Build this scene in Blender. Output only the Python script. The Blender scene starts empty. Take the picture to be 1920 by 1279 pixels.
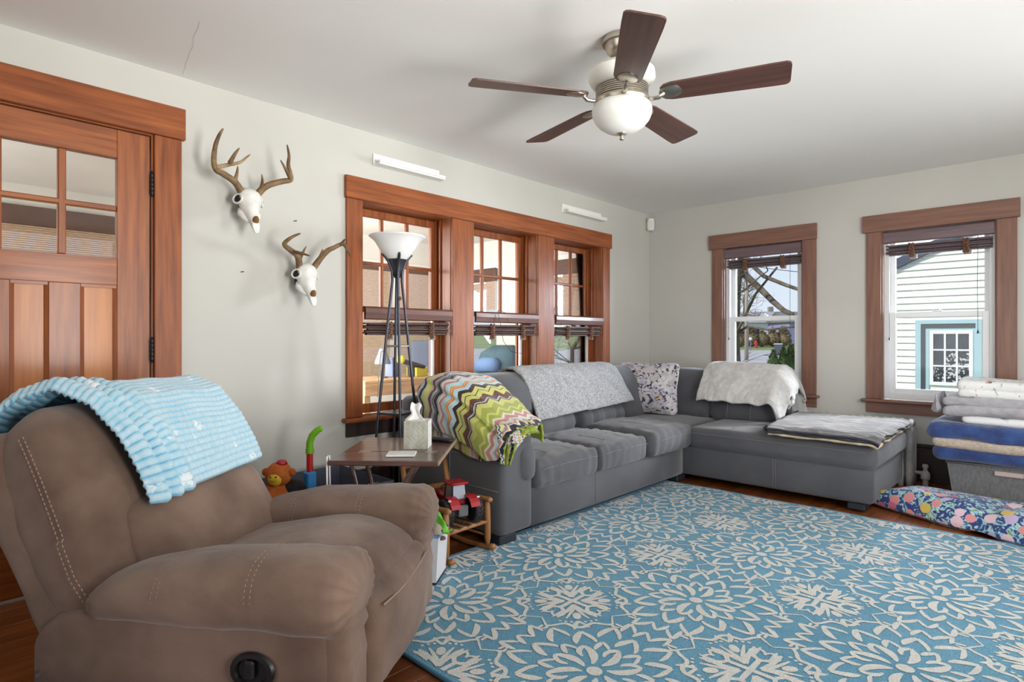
import bpy, bmesh, math, random
import numpy as np
from mathutils import Matrix, Vector, noise as mnoise
random.seed(7)
PI = math.pi
SC = bpy.context.scene
COL = SC.collection
def S(r, g, b):
    f = lambda c: (c/255/12.92) if c/255 <= .04045 else ((c/255+.055)/1.055)**2.4
    return (f(r), f(g), f(b), 1.0)
# ------------------------------------------------------------------ camera
cam_d = bpy.data.cameras.new('camera'); cam = bpy.data.objects.new('camera', cam_d); COL.objects.link(cam)
cam_d.sensor_width = 36.0; cam_d.lens = 36.0*1100/1920
cam_d.shift_y = -4.5/1920
cam_d.clip_start = .05; cam_d.clip_end = 300
cam.location = (3.20, 0.0, 1.10); cam.rotation_euler = (PI/2, 0, math.atan2(1045, 1100))
SC.camera = cam
# ------------------------------------------------------------------ sky, sun, daylight, exposure
SC.view_settings.view_transform = 'Standard'; SC.view_settings.look = 'None'
SC.view_settings.gamma = 1.0; SC.view_settings.use_curve_mapping = False
SC.view_settings.exposure = 0.0
SC.cycles.max_bounces = 10; SC.cycles.diffuse_bounces = 5; SC.cycles.transparent_max_bounces = 24
SC.cycles.caustics_reflective = False; SC.cycles.caustics_refractive = False
SC.cycles.sample_clamp_indirect = 6.0
W = bpy.data.worlds.new('World'); SC.world = W; W.use_nodes = True
wn = W.node_tree; wn.nodes.clear()
wo = wn.nodes.new('ShaderNodeOutputWorld'); wb = wn.nodes.new('ShaderNodeBackground')
wt = wn.nodes.new('ShaderNodeTexCoord'); wsx = wn.nodes.new('ShaderNodeSeparateXYZ'); wr = wn.nodes.new('ShaderNodeValToRGB')
wn.links.new(wt.outputs['Generated'], wsx.inputs[0]); wn.links.new(wsx.outputs['Z'], wr.inputs[0])
wr.color_ramp.elements[0].position = 0.0; wr.color_ramp.elements[0].color = (.80, .88, .97, 1)
wr.color_ramp.elements[1].position = .55; wr.color_ramp.elements[1].color = (.34, .58, .93, 1)
wn.links.new(wr.outputs[0], wb.inputs[0]); wb.inputs[1].default_value = 1.0
wn.links.new(wb.outputs[0], wo.inputs[0])
def sun_lamp(energy, direction, angle):
    d = bpy.data.lights.new('sun', 'SUN'); d.energy = energy; d.angle = angle; d.color = (1, .95, .87)
    o = bpy.data.objects.new('sun', d); COL.objects.link(o); o.location = (0, 0, 12)
    o.rotation_euler = Vector(direction).to_track_quat('-Z', 'Y').to_euler()
sun_lamp(3.1, (.42, .72, -.62), .01)
def area_lamp(name, loc, aim, sx, sy, energy, color=(1, 1, 1), spread=PI):  # area lamp, for window light and for added fill alike
    d = bpy.data.lights.new(name, 'AREA'); d.shape = 'RECTANGLE'; d.size = sx; d.size_y = sy
    d.energy = energy; d.color = color; d.spread = spread
    o = bpy.data.objects.new(name, d); COL.objects.link(o); o.location = loc
    o.rotation_euler = (Vector(aim)-Vector(loc)).to_track_quat('-Z', 'Z').to_euler()
    return o
# unseen light from the right, plus fill lamps added for ceiling and far wall
area_lamp('unseen_right_light', (5.25, 3.7, 1.5), (0, 2.2, 1.2), 1.9, 1.3, 18, (.97, .985, 1))
area_lamp('ceiling_fill_right', (5.25, 3.7, 1.15), (1.5, 2.9, 3.0), 1.9, .8, 19, (1, .985, .96), 1.5)  # added to brighten the ceiling
area_lamp('unseen_right_light', (5.25, 1.3, 1.5), (1.5, 5.4, 1.25), 1.9, 1.3, 27, (1, .985, .96), 1.5)  # unseen source, turned towards the far wall to brighten it
area_lamp('ceiling_fill_right', (5.25, 1.3, 1.15), (.7, 1.2, 2.80), 1.9, .8, 42, (1, .985, .96), 1.4)  # added to brighten the left part of the ceiling
area_lamp('far_wall_fill_rear', (2.6, -2.1, 1.35), (2.3, 5.4, 1.55), 3.2, 1.7, 9, (1, .98, .95), 1.3)  # fill added behind the camera to lift the far wall
# sky light slanting in through the two back windows, from beside them outdoors
area_lamp('daylight_back_window', (3.32, 6.55, 1.75), (0.0, 2.0, 1.35), .8, 1.5, 100, (.90, .95, 1), 1.6)
area_lamp('daylight_back_window', (2.05, 6.60, 1.90), (0.6, 3.4, .9), .7, 1.3, 60, (.74, .86, 1), 1.6)
# ------------------------------------------------------------------ mesh helpers
class MB:
    def __init__(s): s.v = []; s.f = []; s.mi = []; s.uv = None
    def add(s, vs, fs, M=None, mi=0):
        k = len(s.v)
        if M is not None: vs = [tuple(M @ Vector(p)) for p in vs]
        s.v.extend(tuple(p) for p in vs); s.f.extend(tuple(i+k for i in f) for f in fs); s.mi.extend([mi]*len(fs)); return s
    def box(s, x0, x1, y0, y1, z0, z1, b=0.0, M=None, mi=0):
        if x0 > x1: x0, x1 = x1, x0
        if y0 > y1: y0, y1 = y1, y0
        if z0 > z1: z0, z1 = z1, z0
        b = min(b, .45*(x1-x0), .45*(y1-y0), .45*(z1-z0))
        if b <= 0:
            vs = [(x, y, z) for z in (z0, z1) for y in (y0, y1) for x in (x0, x1)]
            return s.add(vs, [(0,2,3,1),(4,5,7,6),(0,1,5,4),(2,6,7,3),(0,4,6,2),(1,3,7,5)], M, mi)
        vs = []; ix = {}
        L = ((x0, x1), (y0, y1), (z0, z1))
        for cx in (0, 1):
            for cy in (0, 1):
                for cz in (0, 1):
                    c = (cx, cy, cz)
                    for ax in range(3):
                        p = []
                        for k in range(3):
                            e = L[k][c[k]]
                            p.append(e if k == ax else e+(b if c[k] == 0 else -b))
                        ix[(c, ax)] = len(vs); vs.append(tuple(p))
        fs = []
        for ax in range(3):
            u, w = (ax+1) % 3, (ax+2) % 3
            for e in (0, 1):
                q = []
                for cu, cw in ((0,0),(1,0),(1,1),(0,1)):
                    c = [0,0,0]; c[ax] = e; c[u] = cu; c[w] = cw; q.append(ix[(tuple(c), ax)])
                fs.append(tuple(q if e else q[::-1]))
            for cu in (0, 1):          # edges running along ax
                for cw in (0, 1):
                    a = [0,0,0]; a[u] = cu; a[w] = cw; d = list(a); d[ax] = 1; a, d = tuple(a), tuple(d)
                    q = [ix[(a,u)], ix[(a,w)], ix[(d,w)], ix[(d,u)]]
                    fs.append(tuple(q if (cu+cw) % 2 == 1 else q[::-1]))
        for cx in (0,1):
            for cy in (0,1):
                for cz in (0,1):
                    c = (cx,cy,cz); q = [ix[(c,0)], ix[(c,1)], ix[(c,2)]]
                    fs.append(tuple(q if (cx+cy+cz) % 2 == 1 else q[::-1]))
        return s.add(vs, fs, M, mi)
    def tube(s, pts, r, n=8, cap=True, M=None, mi=0, flat=1.0):
        pts = [Vector(p) for p in pts]; m = len(pts)
        rs = [r]*m if isinstance(r, (int, float)) else list(r)
        vs = []; fs = []; up = None
        for i, p in enumerate(pts):
            t = (pts[min(i+1, m-1)]-pts[max(i-1, 0)])
            t = t.normalized() if t.length > 1e-9 else Vector((0,0,1))
            if up is None:
                a = Vector((0,0,1)) if abs(t.z) < .9 else Vector((1,0,0))
                up = (a-t*a.dot(t)).normalized()
            else:
                up = (up-t*up.dot(t))
                up = up.normalized() if up.length > 1e-6 else Vector((1,0,0))
            sd = t.cross(up)
            for k in range(n):
                a = 2*PI*k/n
                vs.append(p+(up*math.cos(a)*flat+sd*math.sin(a))*rs[i])
        for i in range(m-1):
            for k in range(n):
                fs.append((i*n+k, i*n+(k+1) % n, (i+1)*n+(k+1) % n, (i+1)*n+k))
        if cap:
            fs.append(tuple(range(n))[::-1]); fs.append(tuple((m-1)*n+k for k in range(n)))
        return s.add(vs, fs, M, mi)
    def lathe(s, prof, n=24, M=None, mi=0, cap=True):
        vs = []; fs = []; m = len(prof)
        for r, z in prof:
            for k in range(n):
                a = 2*PI*k/n; vs.append((r*math.cos(a), r*math.sin(a), z))
        for i in range(m-1):
            for k in range(n):
                fs.append((i*n+k, i*n+(k+1) % n, (i+1)*n+(k+1) % n, (i+1)*n+k))
        if cap:
            if prof[0][0] > 1e-4: fs.append(tuple(range(n))[::-1])
            if prof[-1][0] > 1e-4: fs.append(tuple((m-1)*n+k for k in range(n)))
        return s.add(vs, fs, M, mi)
    def prism(s, poly, h0, h1, M=None, mi=0):
        n = len(poly)
        vs = [(x, y, h0) for x, y in poly]+[(x, y, h1) for x, y in poly]
        fs = [tuple(range(n))[::-1], tuple(range(n, 2*n))]+[(i, (i+1) % n, n+(i+1) % n, n+i) for i in range(n)]
        return s.add(vs, fs, M, mi)
    def ball(s, c, r, n=12, m=8, M=None, mi=0, sc=(1,1,1)):
        vs = []; fs = []
        for i in range(m+1):
            t = PI*i/m
            for k in range(n):
                a = 2*PI*k/n
                vs.append((c[0]+r*sc[0]*math.sin(t)*math.cos(a), c[1]+r*sc[1]*math.sin(t)*math.sin(a), c[2]-r*sc[2]*math.cos(t)))
        for i in range(m):
            for k in range(n):
                fs.append((i*n+k, i*n+(k+1) % n, (i+1)*n+(k+1) % n, (i+1)*n+k))
        return s.add(vs, fs, M, mi)
def finish(me, mats, smooth, weld=False):
    for m in (mats if isinstance(mats, (list, tuple)) else [mats]): me.materials.append(m)
    if weld or smooth:
        bm = bmesh.new(); bm.from_mesh(me)
        bmesh.ops.remove_doubles(bm, verts=bm.verts, dist=1e-5)
        if not weld: pass
        bmesh.ops.recalc_face_normals(bm, faces=bm.faces)
        bm.to_mesh(me); bm.free()
    if smooth:
        me.shade_smooth()
        if smooth is not True: me.set_sharp_from_angle(angle=smooth)
    else:
        me.shade_flat()
def link(name, me, parent=None, world=False, loc=None, rot=None):
    o = bpy.data.objects.new(name, me); COL.objects.link(o)
    if parent is not None:
        o.parent = parent
        if world: o.matrix_parent_inverse = mat_of(parent).inverted()
    if loc is not None: o.location = loc
    if rot is not None: o.rotation_euler = rot
    return o
def mat_of(o):
    m = Matrix.LocRotScale(o.location, o.rotation_euler, o.scale)
    if o.parent: m = mat_of(o.parent) @ o.matrix_parent_inverse @ m
    return m
SM = .7
def obj(name, mb, mats, parent=None, smooth=False, world=False, loc=None, rot=None, label=None):
    me = bpy.data.meshes.new(name); me.from_pydata(mb.v, [], mb.f)
    if any(mb.mi): me.polygons.foreach_set('material_index', mb.mi)
    finish(me, mats, smooth)
    o = link(name, me, parent, world, loc, rot)
    if label: o['label'] = label
    return o
def thing(name, loc, rotz, label, cat, group=None, kind=None):
    o = bpy.data.objects.new(name, None); COL.objects.link(o); o.empty_display_size = .05
    o.location = loc; o.rotation_euler = (0, 0, rotz)
    return tag(o, label, cat, group, kind)
def tag(o, label=None, cat=None, group=None, kind=None):
    if label: o['label'] = label
    if cat: o['category'] = cat
    if group: o['group'] = group
    if kind: o['kind'] = kind
    return o
def struct(name, mb, mats, smooth=False, label=None, cat=None, parent=None):
    o = obj(name, mb, mats, parent, smooth)
    if parent is None: tag(o, label, cat, kind='structure')
    return o
def dup(root, loc, rotz=0, label=None, group=None):
    r = root.copy(); COL.objects.link(r); r.location = loc; r.rotation_euler = (0, 0, rotz)
    if label: r['label'] = label
    if group: r['group'] = group
    for ch in list(root.children):
        c = ch.copy(); COL.objects.link(c); c.parent = r
        for g in list(ch.children):
            d = g.copy(); COL.objects.link(d); d.parent = c
    return r
def nz(x, y, z, s=1.0): return mnoise.noise(Vector((x*s, y*s, z*s)))
def ip(x, xs, ys): return float(np.interp(x, xs, ys))
def mesh_from_arrays(name, V, Fq, mats, smooth=True, uv=None, mi=None):
    me = bpy.data.meshes.new(name); me.from_pydata([tuple(p) for p in V], [], [tuple(f) for f in Fq])
    for m in (mats if isinstance(mats, (list, tuple)) else [mats]): me.materials.append(m)
    if mi is not None: me.polygons.foreach_set('material_index', mi)
    if uv is not None:
        ul = me.uv_layers.new(name='UVMap'); idx = np.empty(len(me.loops), dtype=np.int32)
        me.loops.foreach_get('vertex_index', idx); ul.data.foreach_set('uv', np.asarray(uv, dtype=np.float32)[idx].ravel())
    if smooth is False: me.shade_flat()
    else:
        me.shade_smooth()
        if smooth is not True: me.set_sharp_from_angle(angle=smooth)
    return me
def sheet(name, fn, nu, nv, thick, mats, parent=None, world=False, smooth=True, rim_mi=0, back_mi=0, label=None):
    """a cloth: fn(u,v) on a grid, given real thickness along its normals"""
    P = np.array([[fn(i/(nu-1), j/(nv-1)) for j in range(nv)] for i in range(nu)], dtype=float)
    du = np.gradient(P, axis=0); dv = np.gradient(P, axis=1)
    N = np.cross(du, dv); N /= np.maximum(np.linalg.norm(N, axis=2, keepdims=True), 1e-9)
    uu, vv = np.meshgrid(np.linspace(0, 1, nu), np.linspace(0, 1, nv), indexing='ij')
    V = np.concatenate([P.reshape(-1, 3), (P-N*thick).reshape(-1, 3)]); UV = np.stack([uu, vv], 2).reshape(-1, 2); UV = np.concatenate([UV, UV])
    n = nu*nv; I = np.arange(n).reshape(nu, nv)
    a, b, c, d = I[:-1,:-1].ravel(), I[1:,:-1].ravel(), I[1:,1:].ravel(), I[:-1,1:].ravel()
    top = np.stack([a,b,c,d], 1); bot = np.stack([d,c,b,a], 1)+n
    ring = np.concatenate([I[:,0], I[-1,1:], I[-2::-1,-1], I[0,-2:0:-1]]); r2 = np.roll(ring, -1)
    rim = np.stack([r2, ring, ring+n, r2+n], 1)
    F = np.concatenate([top, bot, rim]); mi = np.concatenate([np.zeros(len(top)), np.full(len(bot), back_mi), np.full(len(rim), rim_mi)]).astype(np.int32)
    me = mesh_from_arrays(name, V, F, mats, smooth, UV, mi)
    o = link(name, me, parent, world)
    if label: o['label'] = label
    return o
def soft_box(name, c, h, r, mats, parent=None, world=False, n=14, puff=(0,0,0), warp=None, wr=0.0, ws=6.0, M=None, label=None, seed=0.0):
    """rounded, puffed cushion: centre c, half sizes h, corner radius r; puff swells each pair of faces; warp(p)->p"""
    h = list(h); V = []; F = []; UV = []; ix = {}
    inner = [max(h[k]-r, 1e-4) for k in range(3)]
    def vid(p, key, uv):
        if key in ix: return ix[key]
        ix[key] = len(V); V.append(p); UV.append(uv); return ix[key]
    def spread_(t):  # more vertices near the rims
        return math.sin(t*PI/2) if r > .25*min(h) else t
    for ax in range(3):
        u, w = (ax+1) % 3, (ax+2) % 3
        for sg in (-1, 1):
            ids = [[None]*(n+1) for _ in range(n+1)]
            for i in range(n+1):
                for j in range(n+1):
                    a = spread_(2*i/n-1); b = spread_(2*j/n-1)
                    q = [0,0,0]; q[ax] = sg*h[ax]; q[u] = a*h[u]; q[w] = b*h[w]
                    co = [max(-inner[k], min(inner[k], q[k])) for k in range(3)]
                    d = Vector(q)-Vector(co)
                    if d.length > 1e-9: d = d.normalized()*r
                    p = Vector(co)+d
                    f = [p[k]/h[k] for k in range(3)]
                    for k in range(3):
                        k1, k2 = (k+1) % 3, (k+2) % 3
                        p[k] += f[k]*puff[k]*max(0, 1-f[k1]**2)*max(0, 1-f[k2]**2)
                    key = tuple(round(x, 5) for x in q)
                    ids[i][j] = vid(p, key, ((q[0]/h[0]+1)/2, (q[1]/h[1]+1)/2))
            for i in range(n):
                for j in range(n):
                    q4 = [ids[i][j], ids[i+1][j], ids[i+1][j+1], ids[i][j+1]]
                    F.append(tuple(q4 if sg > 0 else q4[::-1]))
    out = []
    for p in V:
        q = Vector(p)
        if warp: q = Vector(warp(q))
        if wr:
            k = nz(q.x+seed, q.y-seed, q.z+c[2], ws)*wr+nz(q.x+seed, q.y, q.z+seed, ws*2.6)*wr*.4
            dr = Vector((p[0]/h[0], p[1]/h[1], p[2]/h[2]))
            if dr.length > 1e-6: q += dr.normalized()*k
        q += Vector(c)
        if M is not None: q = M @ q
        out.append(q)
    me = mesh_from_arrays(name, out, F, mats, True, UV)
    o = link(name, me, parent, world)
    if label: o['label'] = label
    return o
def loft(name, rings, mats, parent=None, world=False, n=28, wr=0.0, ws=6.0, M=None, seed=0.0, label=None, smooth=True):
    """rings: list of (centre, axis_a, axis_b, exponent): closed superellipse sections joined and capped"""
    V = []; F = []
    for rg_ in rings:
        c, a, b, e = Vector(rg_[0]), Vector(rg_[1]), Vector(rg_[2]), rg_[3]; pl_ = rg_[4] if len(rg_) > 4 else 0
        for k in range(n):
            t = 2*PI*k/n; ct, st = math.cos(t), math.sin(t)
            x = math.copysign(abs(ct)**(2/e), ct); y = math.copysign(abs(st)**(2/e), st)
            p = c+(a*x+b*y)*(1+pl_*math.cos(15*t))
            if wr:
                d = (a*x+b*y)
                if d.length > 1e-6: p += d.normalized()*(nz(p.x+seed, p.y, p.z, ws)*wr+nz(p.x, p.y+seed, p.z, ws*2.7)*wr*.4)
            if M is not None: p = M @ p
            V.append(p)
    m = len(rings)
    for i in range(m-1):
        for k in range(n): F.append((i*n+k, i*n+(k+1) % n, (i+1)*n+(k+1) % n, (i+1)*n+k))
    F.append(tuple(range(n))[::-1]); F.append(tuple((m-1)*n+k for k in range(n)))
    me = mesh_from_arrays(name, V, F, mats, smooth)
    bm = bmesh.new(); bm.from_mesh(me); bmesh.ops.recalc_face_normals(bm, faces=bm.faces); bm.to_mesh(me); bm.free()
    o = link(name, me, parent, world)
    if label: o['label'] = label
    return o
# ------------------------------------------------------------------ materials
MATS = {}
def mat(name, col, rough=.6, col2=None, vs=4.0, st=(1,1,1), metal=0.0, bump=0.0, bs=60.0, bst=None, sheen=0.0, spec=.5,
        detail=4.0, lo=.35, hi=.65, trans=0.0, coord='Object', emit=None, es=1.0, coat=0.0, speckle=None, sps=300.0):
    if name in MATS: return MATS[name]
    m = bpy.data.materials.new(name); m.use_nodes = True; nt = m.node_tree; B = nt.nodes['Principled BSDF']
    B.inputs['Base Color'].default_value = col; B.inputs['Roughness'].default_value = rough; B.inputs['Metallic'].default_value = metal
    B.inputs['Specular IOR Level'].default_value = spec
    if sheen: B.inputs['Sheen Weight'].default_value = sheen; B.inputs['Sheen Roughness'].default_value = .5
    if coat: B.inputs['Coat Weight'].default_value = coat; B.inputs['Coat Roughness'].default_value = .15
    if emit: B.inputs['Emission Color'].default_value = emit; B.inputs['Emission Strength'].default_value = es
    tc = nt.nodes.new('ShaderNodeTexCoord')
    last = None
    if col2 is not None:
        mp = nt.nodes.new('ShaderNodeMapping'); mp.inputs['Scale'].default_value = st
        nt.links.new(tc.outputs[coord], mp.inputs[0])
        nn = nt.nodes.new('ShaderNodeTexNoise'); nn.inputs['Scale'].default_value = vs; nn.inputs['Detail'].default_value = detail
        nt.links.new(mp.outputs[0], nn.inputs['Vector'])
        rp = nt.nodes.new('ShaderNodeValToRGB'); rp.color_ramp.elements[0].position = lo; rp.color_ramp.elements[1].position = hi
        rp.color_ramp.elements[0].color = col; rp.color_ramp.elements[1].color = col2
        nt.links.new(nn.outputs[0], rp.inputs[0]); last = rp.outputs[0]
    if speckle is not None:
        n3 = nt.nodes.new('ShaderNodeTexNoise'); n3.inputs['Scale'].default_value = sps; n3.inputs['Detail'].default_value = 2
        nt.links.new(tc.outputs[coord], n3.inputs['Vector'])
        r3 = nt.nodes.new('ShaderNodeValToRGB'); r3.color_ramp.elements[0].position = .42; r3.color_ramp.elements[1].position = .6
        nt.links.new(n3.outputs[0], r3.inputs[0])
        mx = nt.nodes.new('ShaderNodeMix'); mx.data_type = 'RGBA'
        nt.links.new(r3.outputs[0], mx.inputs['Factor'])
        if last is not None: nt.links.new(last, mx.inputs['A'])
        else: mx.inputs['A'].default_value = col
        mx.inputs['B'].default_value = speckle; last = mx.outputs['Result']
    if last is not None: nt.links.new(last, B.inputs['Base Color'])
    if bump:
        mp2 = nt.nodes.new('ShaderNodeMapping'); mp2.inputs['Scale'].default_value = bst or (1,1,1)
        nt.links.new(tc.outputs[coord], mp2.inputs[0])
        n2 = nt.nodes.new('ShaderNodeTexNoise'); n2.inputs['Scale'].default_value = bs; n2.inputs['Detail'].default_value = 3
        nt.links.new(mp2.outputs[0], n2.inputs['Vector'])
        bp = nt.nodes.new('ShaderNodeBump'); bp.inputs['Strength'].default_value = bump; bp.inputs['Distance'].default_value = .01
        nt.links.new(n2.outputs[0], bp.inputs['Height']); nt.links.new(bp.outputs[0], B.inputs['Normal'])
    MATS[name] = m; return m
def wood(name, c1, c2, ax, rough=.42, vs=3.0, coat=.15, spec=.45):
    st = {'x': (.9, 14, 14), 'y': (14, .9, 14), 'z': (14, 14, .9)}[ax]
    return mat(name+'_'+ax, c1, rough, c2, vs, st, bump=.08, bs=6, bst=st, coat=coat, lo=.3, hi=.7, spec=spec)
def glass_mat(name='window_glass', tint=(1, 1, 1, 1), refl=.06):
    m = bpy.data.materials.new(name); m.use_nodes = True; nt = m.node_tree; nt.nodes.clear()
    o = nt.nodes.new('ShaderNodeOutputMaterial'); t = nt.nodes.new('ShaderNodeBsdfTransparent'); g = nt.nodes.new('ShaderNodeBsdfGlossy')
    g.inputs['Roughness'].default_value = .02; t.inputs[0].default_value = tint
    mx = nt.nodes.new('ShaderNodeMixShader'); lw = nt.nodes.new('ShaderNodeFresnel'); lw.inputs['IOR'].default_value = 1.25
    nt.links.new(lw.outputs[0], mx.inputs[0]); nt.links.new(t.outputs[0], mx.inputs[1]); nt.links.new(g.outputs[0], mx.inputs[2])
    nt.links.new(mx.outputs[0], o.inputs[0]); return m
def node_mat(name, rough=.8, sheen=0.0):
    m = bpy.data.materials.new(name); m.use_nodes = True; nt = m.node_tree; B = nt.nodes['Principled BSDF']
    B.inputs['Roughness'].default_value = rough
    if sheen: B.inputs['Sheen Weight'].default_value = sheen
    return m, nt, B
def ramp(nt, stops, interp='CONSTANT'):
    r = nt.nodes.new('ShaderNodeValToRGB'); r.color_ramp.interpolation = interp
    e = r.color_ramp.elements
    while len(e) > 1: e.remove(e[-1])
    e[0].position = stops[0][0]; e[0].color = stops[0][1]
    for p, c in stops[1:]:
        k = e.new(p); k.color = c
    return r
def mth(nt, op, a, b=None, clamp=False):
    n = nt.nodes.new('ShaderNodeMath'); n.operation = op; n.use_clamp = clamp
    for i, x in enumerate((a, b)):
        if x is None: continue
        if isinstance(x, (int, float)): n.inputs[i].default_value = x
        else: nt.links.new(x, n.inputs[i])
    return n.outputs[0]
# ================================================================== materials of the shell
m_wall = mat('wall_paint', S(200,198,191), .75, S(194,192,185), 1.3, bump=.04, bs=9, spec=.25)
m_ceil = mat('ceiling_paint', S(240,240,238), .8, S(236,236,233), .9, bump=.05, bs=4, spec=.2)
C_DOOR1, C_DOOR2 = S(166,94,42), S(124,62,26)
C_TR1, C_TR2 = S(160,90,46), S(116,60,30)
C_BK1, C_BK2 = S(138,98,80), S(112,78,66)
W_DOOR = {a: wood('door_wood', C_DOOR1, C_DOOR2, a) for a in 'yz'}
W_PANEL = wood('door_panel_wood', S(196,122,52), S(162,90,34), 'z', vs=1.6)
W_TRIM = {a: wood('casing_wood', C_TR1, C_TR2, a, rough=.42, coat=.10, spec=.3) for a in 'xyz'}
W_BACK = {a: wood('greyish_casing_wood', C_BK1, C_BK2, a, rough=.45) for a in 'xz'}  # greyer brown than the door and porch window casings
m_vinyl = mat('white_vinyl', S(236,238,240), .35)
m_glass = glass_mat()
m_dark = mat('dark_stain', S(52,32,26), .5, S(38,24,20), 3, (14,1,14), bump=.05)
m_darkx = mat('dark_stain_x', S(52,32,26), .5, S(38,24,20), 3, (1,14,14), bump=.05)
m_iron = mat('black_iron', S(46,46,50), .4, metal=.6)
H, BW, XR, YF = 2.40, 5.46, 5.35, -2.3
TW = .24
# ------------------------------------------------------------------ floor
floor = MB(); floor.box(-TW, XR+TW, YF-TW, BW+TW, -.20, -.012)
fl = struct('floor', floor, mat('subfloor', S(60,36,22), .8), label='dark reddish brown strip wood floor under the rug', cat='floor')
m_planks = [wood('floor_plank%d' % i, S(*a), S(*b), 'y', rough=.33, vs=2.2) for i, (a, b) in enumerate([((150,88,44),(112,60,28)),((138,78,38),(100,54,26)),((160,96,50),(122,68,32))])]
pw = .084
for i in range(int(XR/pw)+1):
    x0 = i*pw; x1 = min(x0+pw-.0015, XR)
    if x1-x0 < .01: continue
    y = YF; first = True
    while y < BW-.01:
        ln = random.uniform(2.2, 4.2); y1 = min(y+ln, BW)
        if BW-y1 < .6: y1 = BW
        b = MB().box(x0, x1, y, y1-.0015, -.012, 0, .0015)
        obj('plank', b, m_planks[random.randrange(3)], fl)
        y = y1
# ------------------------------------------------------------------ walls
def wall_with_holes(name, axis, t0, t1, a0, a1, z0, z1, holes, m, label):
    """axis 'x': wall plane x in [t0,t1], runs along y; holes (a,b,zlo,zhi)"""
    mb = MB()
    def bx(a, b, lo, hi):
        if b-a < 1e-4 or hi-lo < 1e-4: return
        if axis == 'x': mb.box(t0, t1, a, b, lo, hi)
        else: mb.box(a, b, t0, t1, lo, hi)
    hs = sorted(holes); cur = a0
    for (a, b, lo, hi) in hs:
        bx(cur, a, z0, z1); bx(a, b, z0, lo); bx(a, b, hi, z1); cur = b
    bx(cur, a1, z0, z1)
    return struct(name, mb, m, label=label, cat='wall')
OPY = [(2.01, 2.728), (2.947, 3.66), (3.878, 4.59)]
OPX = [(.805, 1.508), (2.111, 2.816)]
ZS, ZH = .615, 1.957
DY0, DY1, DZ = -.055, .849, 2.074
wall_with_holes('wall_left', 'x', -TW, 0, YF-TW, BW+TW, 0, H, [(DY0-.02, DY1+.012, 0, DZ+.012)]+[(a-.006, b+.006, ZS-.03, ZH+.006) for a, b in OPY], m_wall, 'pale greige wall with the wooden door and three porch windows')
wall_with_holes('wall_back', 'y', BW, BW+TW, 0, XR, 0, H, [(a-.006, b+.006, ZS-.03, ZH+.006) for a, b in OPX], m_wall, 'pale greige far wall with two brown framed windows')
wall_with_holes('wall_right', 'x', XR, XR+TW, YF-TW, BW+TW, 0, H, [(.4, 2.3, .75, 2.1), (3.0, 4.9, .75, 2.1)], m_wall, 'pale greige wall out of view on the right')
wall_with_holes('wall_front', 'y', YF-TW, YF, 0, XR, 0, H, [(1.0, 4.3, 0.45, 2.2)], m_wall, 'pale greige wall behind the camera')
c_ = MB().box(-TW, XR+TW, YF-TW, BW+TW, H, H+.25)
struct('ceiling', c_, m_ceil, label='smooth off white painted ceiling', cat='ceiling')
# hairline plaster crack on the ceiling
ck = MB(); pts = []
p0, p1 = Vector((.03, .98, H)), Vector((.62, .86, H))
for k in range(15):
    t = k/14; p = p0.lerp(p1, t); pts.append((p.x+.012*nz(t*7, 0, 1), p.y+.014*nz(t*6, 3, 2), H-.0002))
ck.tube(pts, .0008, 4)
obj('plaster_crack', ck, mat('crack_line', S(206,206,203), .9), bpy.data.objects['ceiling'])
# baseboards
b = MB(); b.box(.0005, .022, DY1+.145, BW-.001, 0, .262, .003); b.box(.0005, .028, DY1+.145, BW-.001, .262, .288, .004)
struct('baseboard_left', b, m_dark, label='tall dark brown wooden baseboard along the window wall', cat='baseboard')
b = MB(); b.box(.029, XR-.001, BW-.022, BW-.0005, 0, .262, .003); b.box(.029, XR-.001, BW-.028, BW-.0005, .262, .288, .004)
struct('baseboard_back', b, m_darkx, label='tall dark brown wooden baseboard along the far wall', cat='baseboard')
# ------------------------------------------------------------------ door
D = thing('door_1', (0, DY0, 0), 0, 'orange brown craftsman door with small panes above tall panels', 'door', kind='structure')
dx0, dx1 = -.045, -.004
def dpart(name, mb, m, smooth=False, par=None): return obj(name, mb, m, par or D, smooth, world=True)
dpart('stile', MB().box(dx0, dx1, .712, DY1-.004, .01, DZ-.004, .002), W_DOOR['z'])
dpart('stile', MB().box(dx0, dx1, DY0+.002, .085, .01, DZ-.004, .002), W_DOOR['z'])
dpart('rail', MB().box(dx0, dx1-.0004, .085, .712, 1.938, DZ-.004, .002), W_DOOR['y'])
dpart('rail', MB().box(dx0, dx1-.0004, .085, .712, 1.347, 1.473, .002), W_DOOR['y'])
dpart('rail', MB().box(dx0, dx1-.0004, .085, .712, .01, .24, .002), W_DOOR['y'])
cols = [(.10, .282), (.308, .490), (.524, .704)]
for (a, c) in ((.290, .300), (.498, .516)):
    dpart('muntin', MB().box(dx0+.004, dx1-.003, a-.006, c+.006, 1.473, 1.938, .004), W_DOOR['z'])
dpart('muntin', MB().box(dx0+.004, dx1-.0035, .085, .712, 1.692, 1.716, .004), W_DOOR['y'])
for (a, c) in ((.085, .284), (.306, .492), (.522, .712)):
    for (lo, hi) in ((1.473, 1.69), (1.718, 1.938)):
        dpart('glass_pane', MB().box(-.027, -.024, a, c, lo, hi), m_glass)
for (a, c) in ((.212, .331), (.460, .573)):
    dpart('stile', MB().box(dx0, dx1-.0006, a, c, .24, 1.347, .002), W_DOOR['z'])
m_bead = mat('pale_bead', S(220,170,120), .4)
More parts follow.
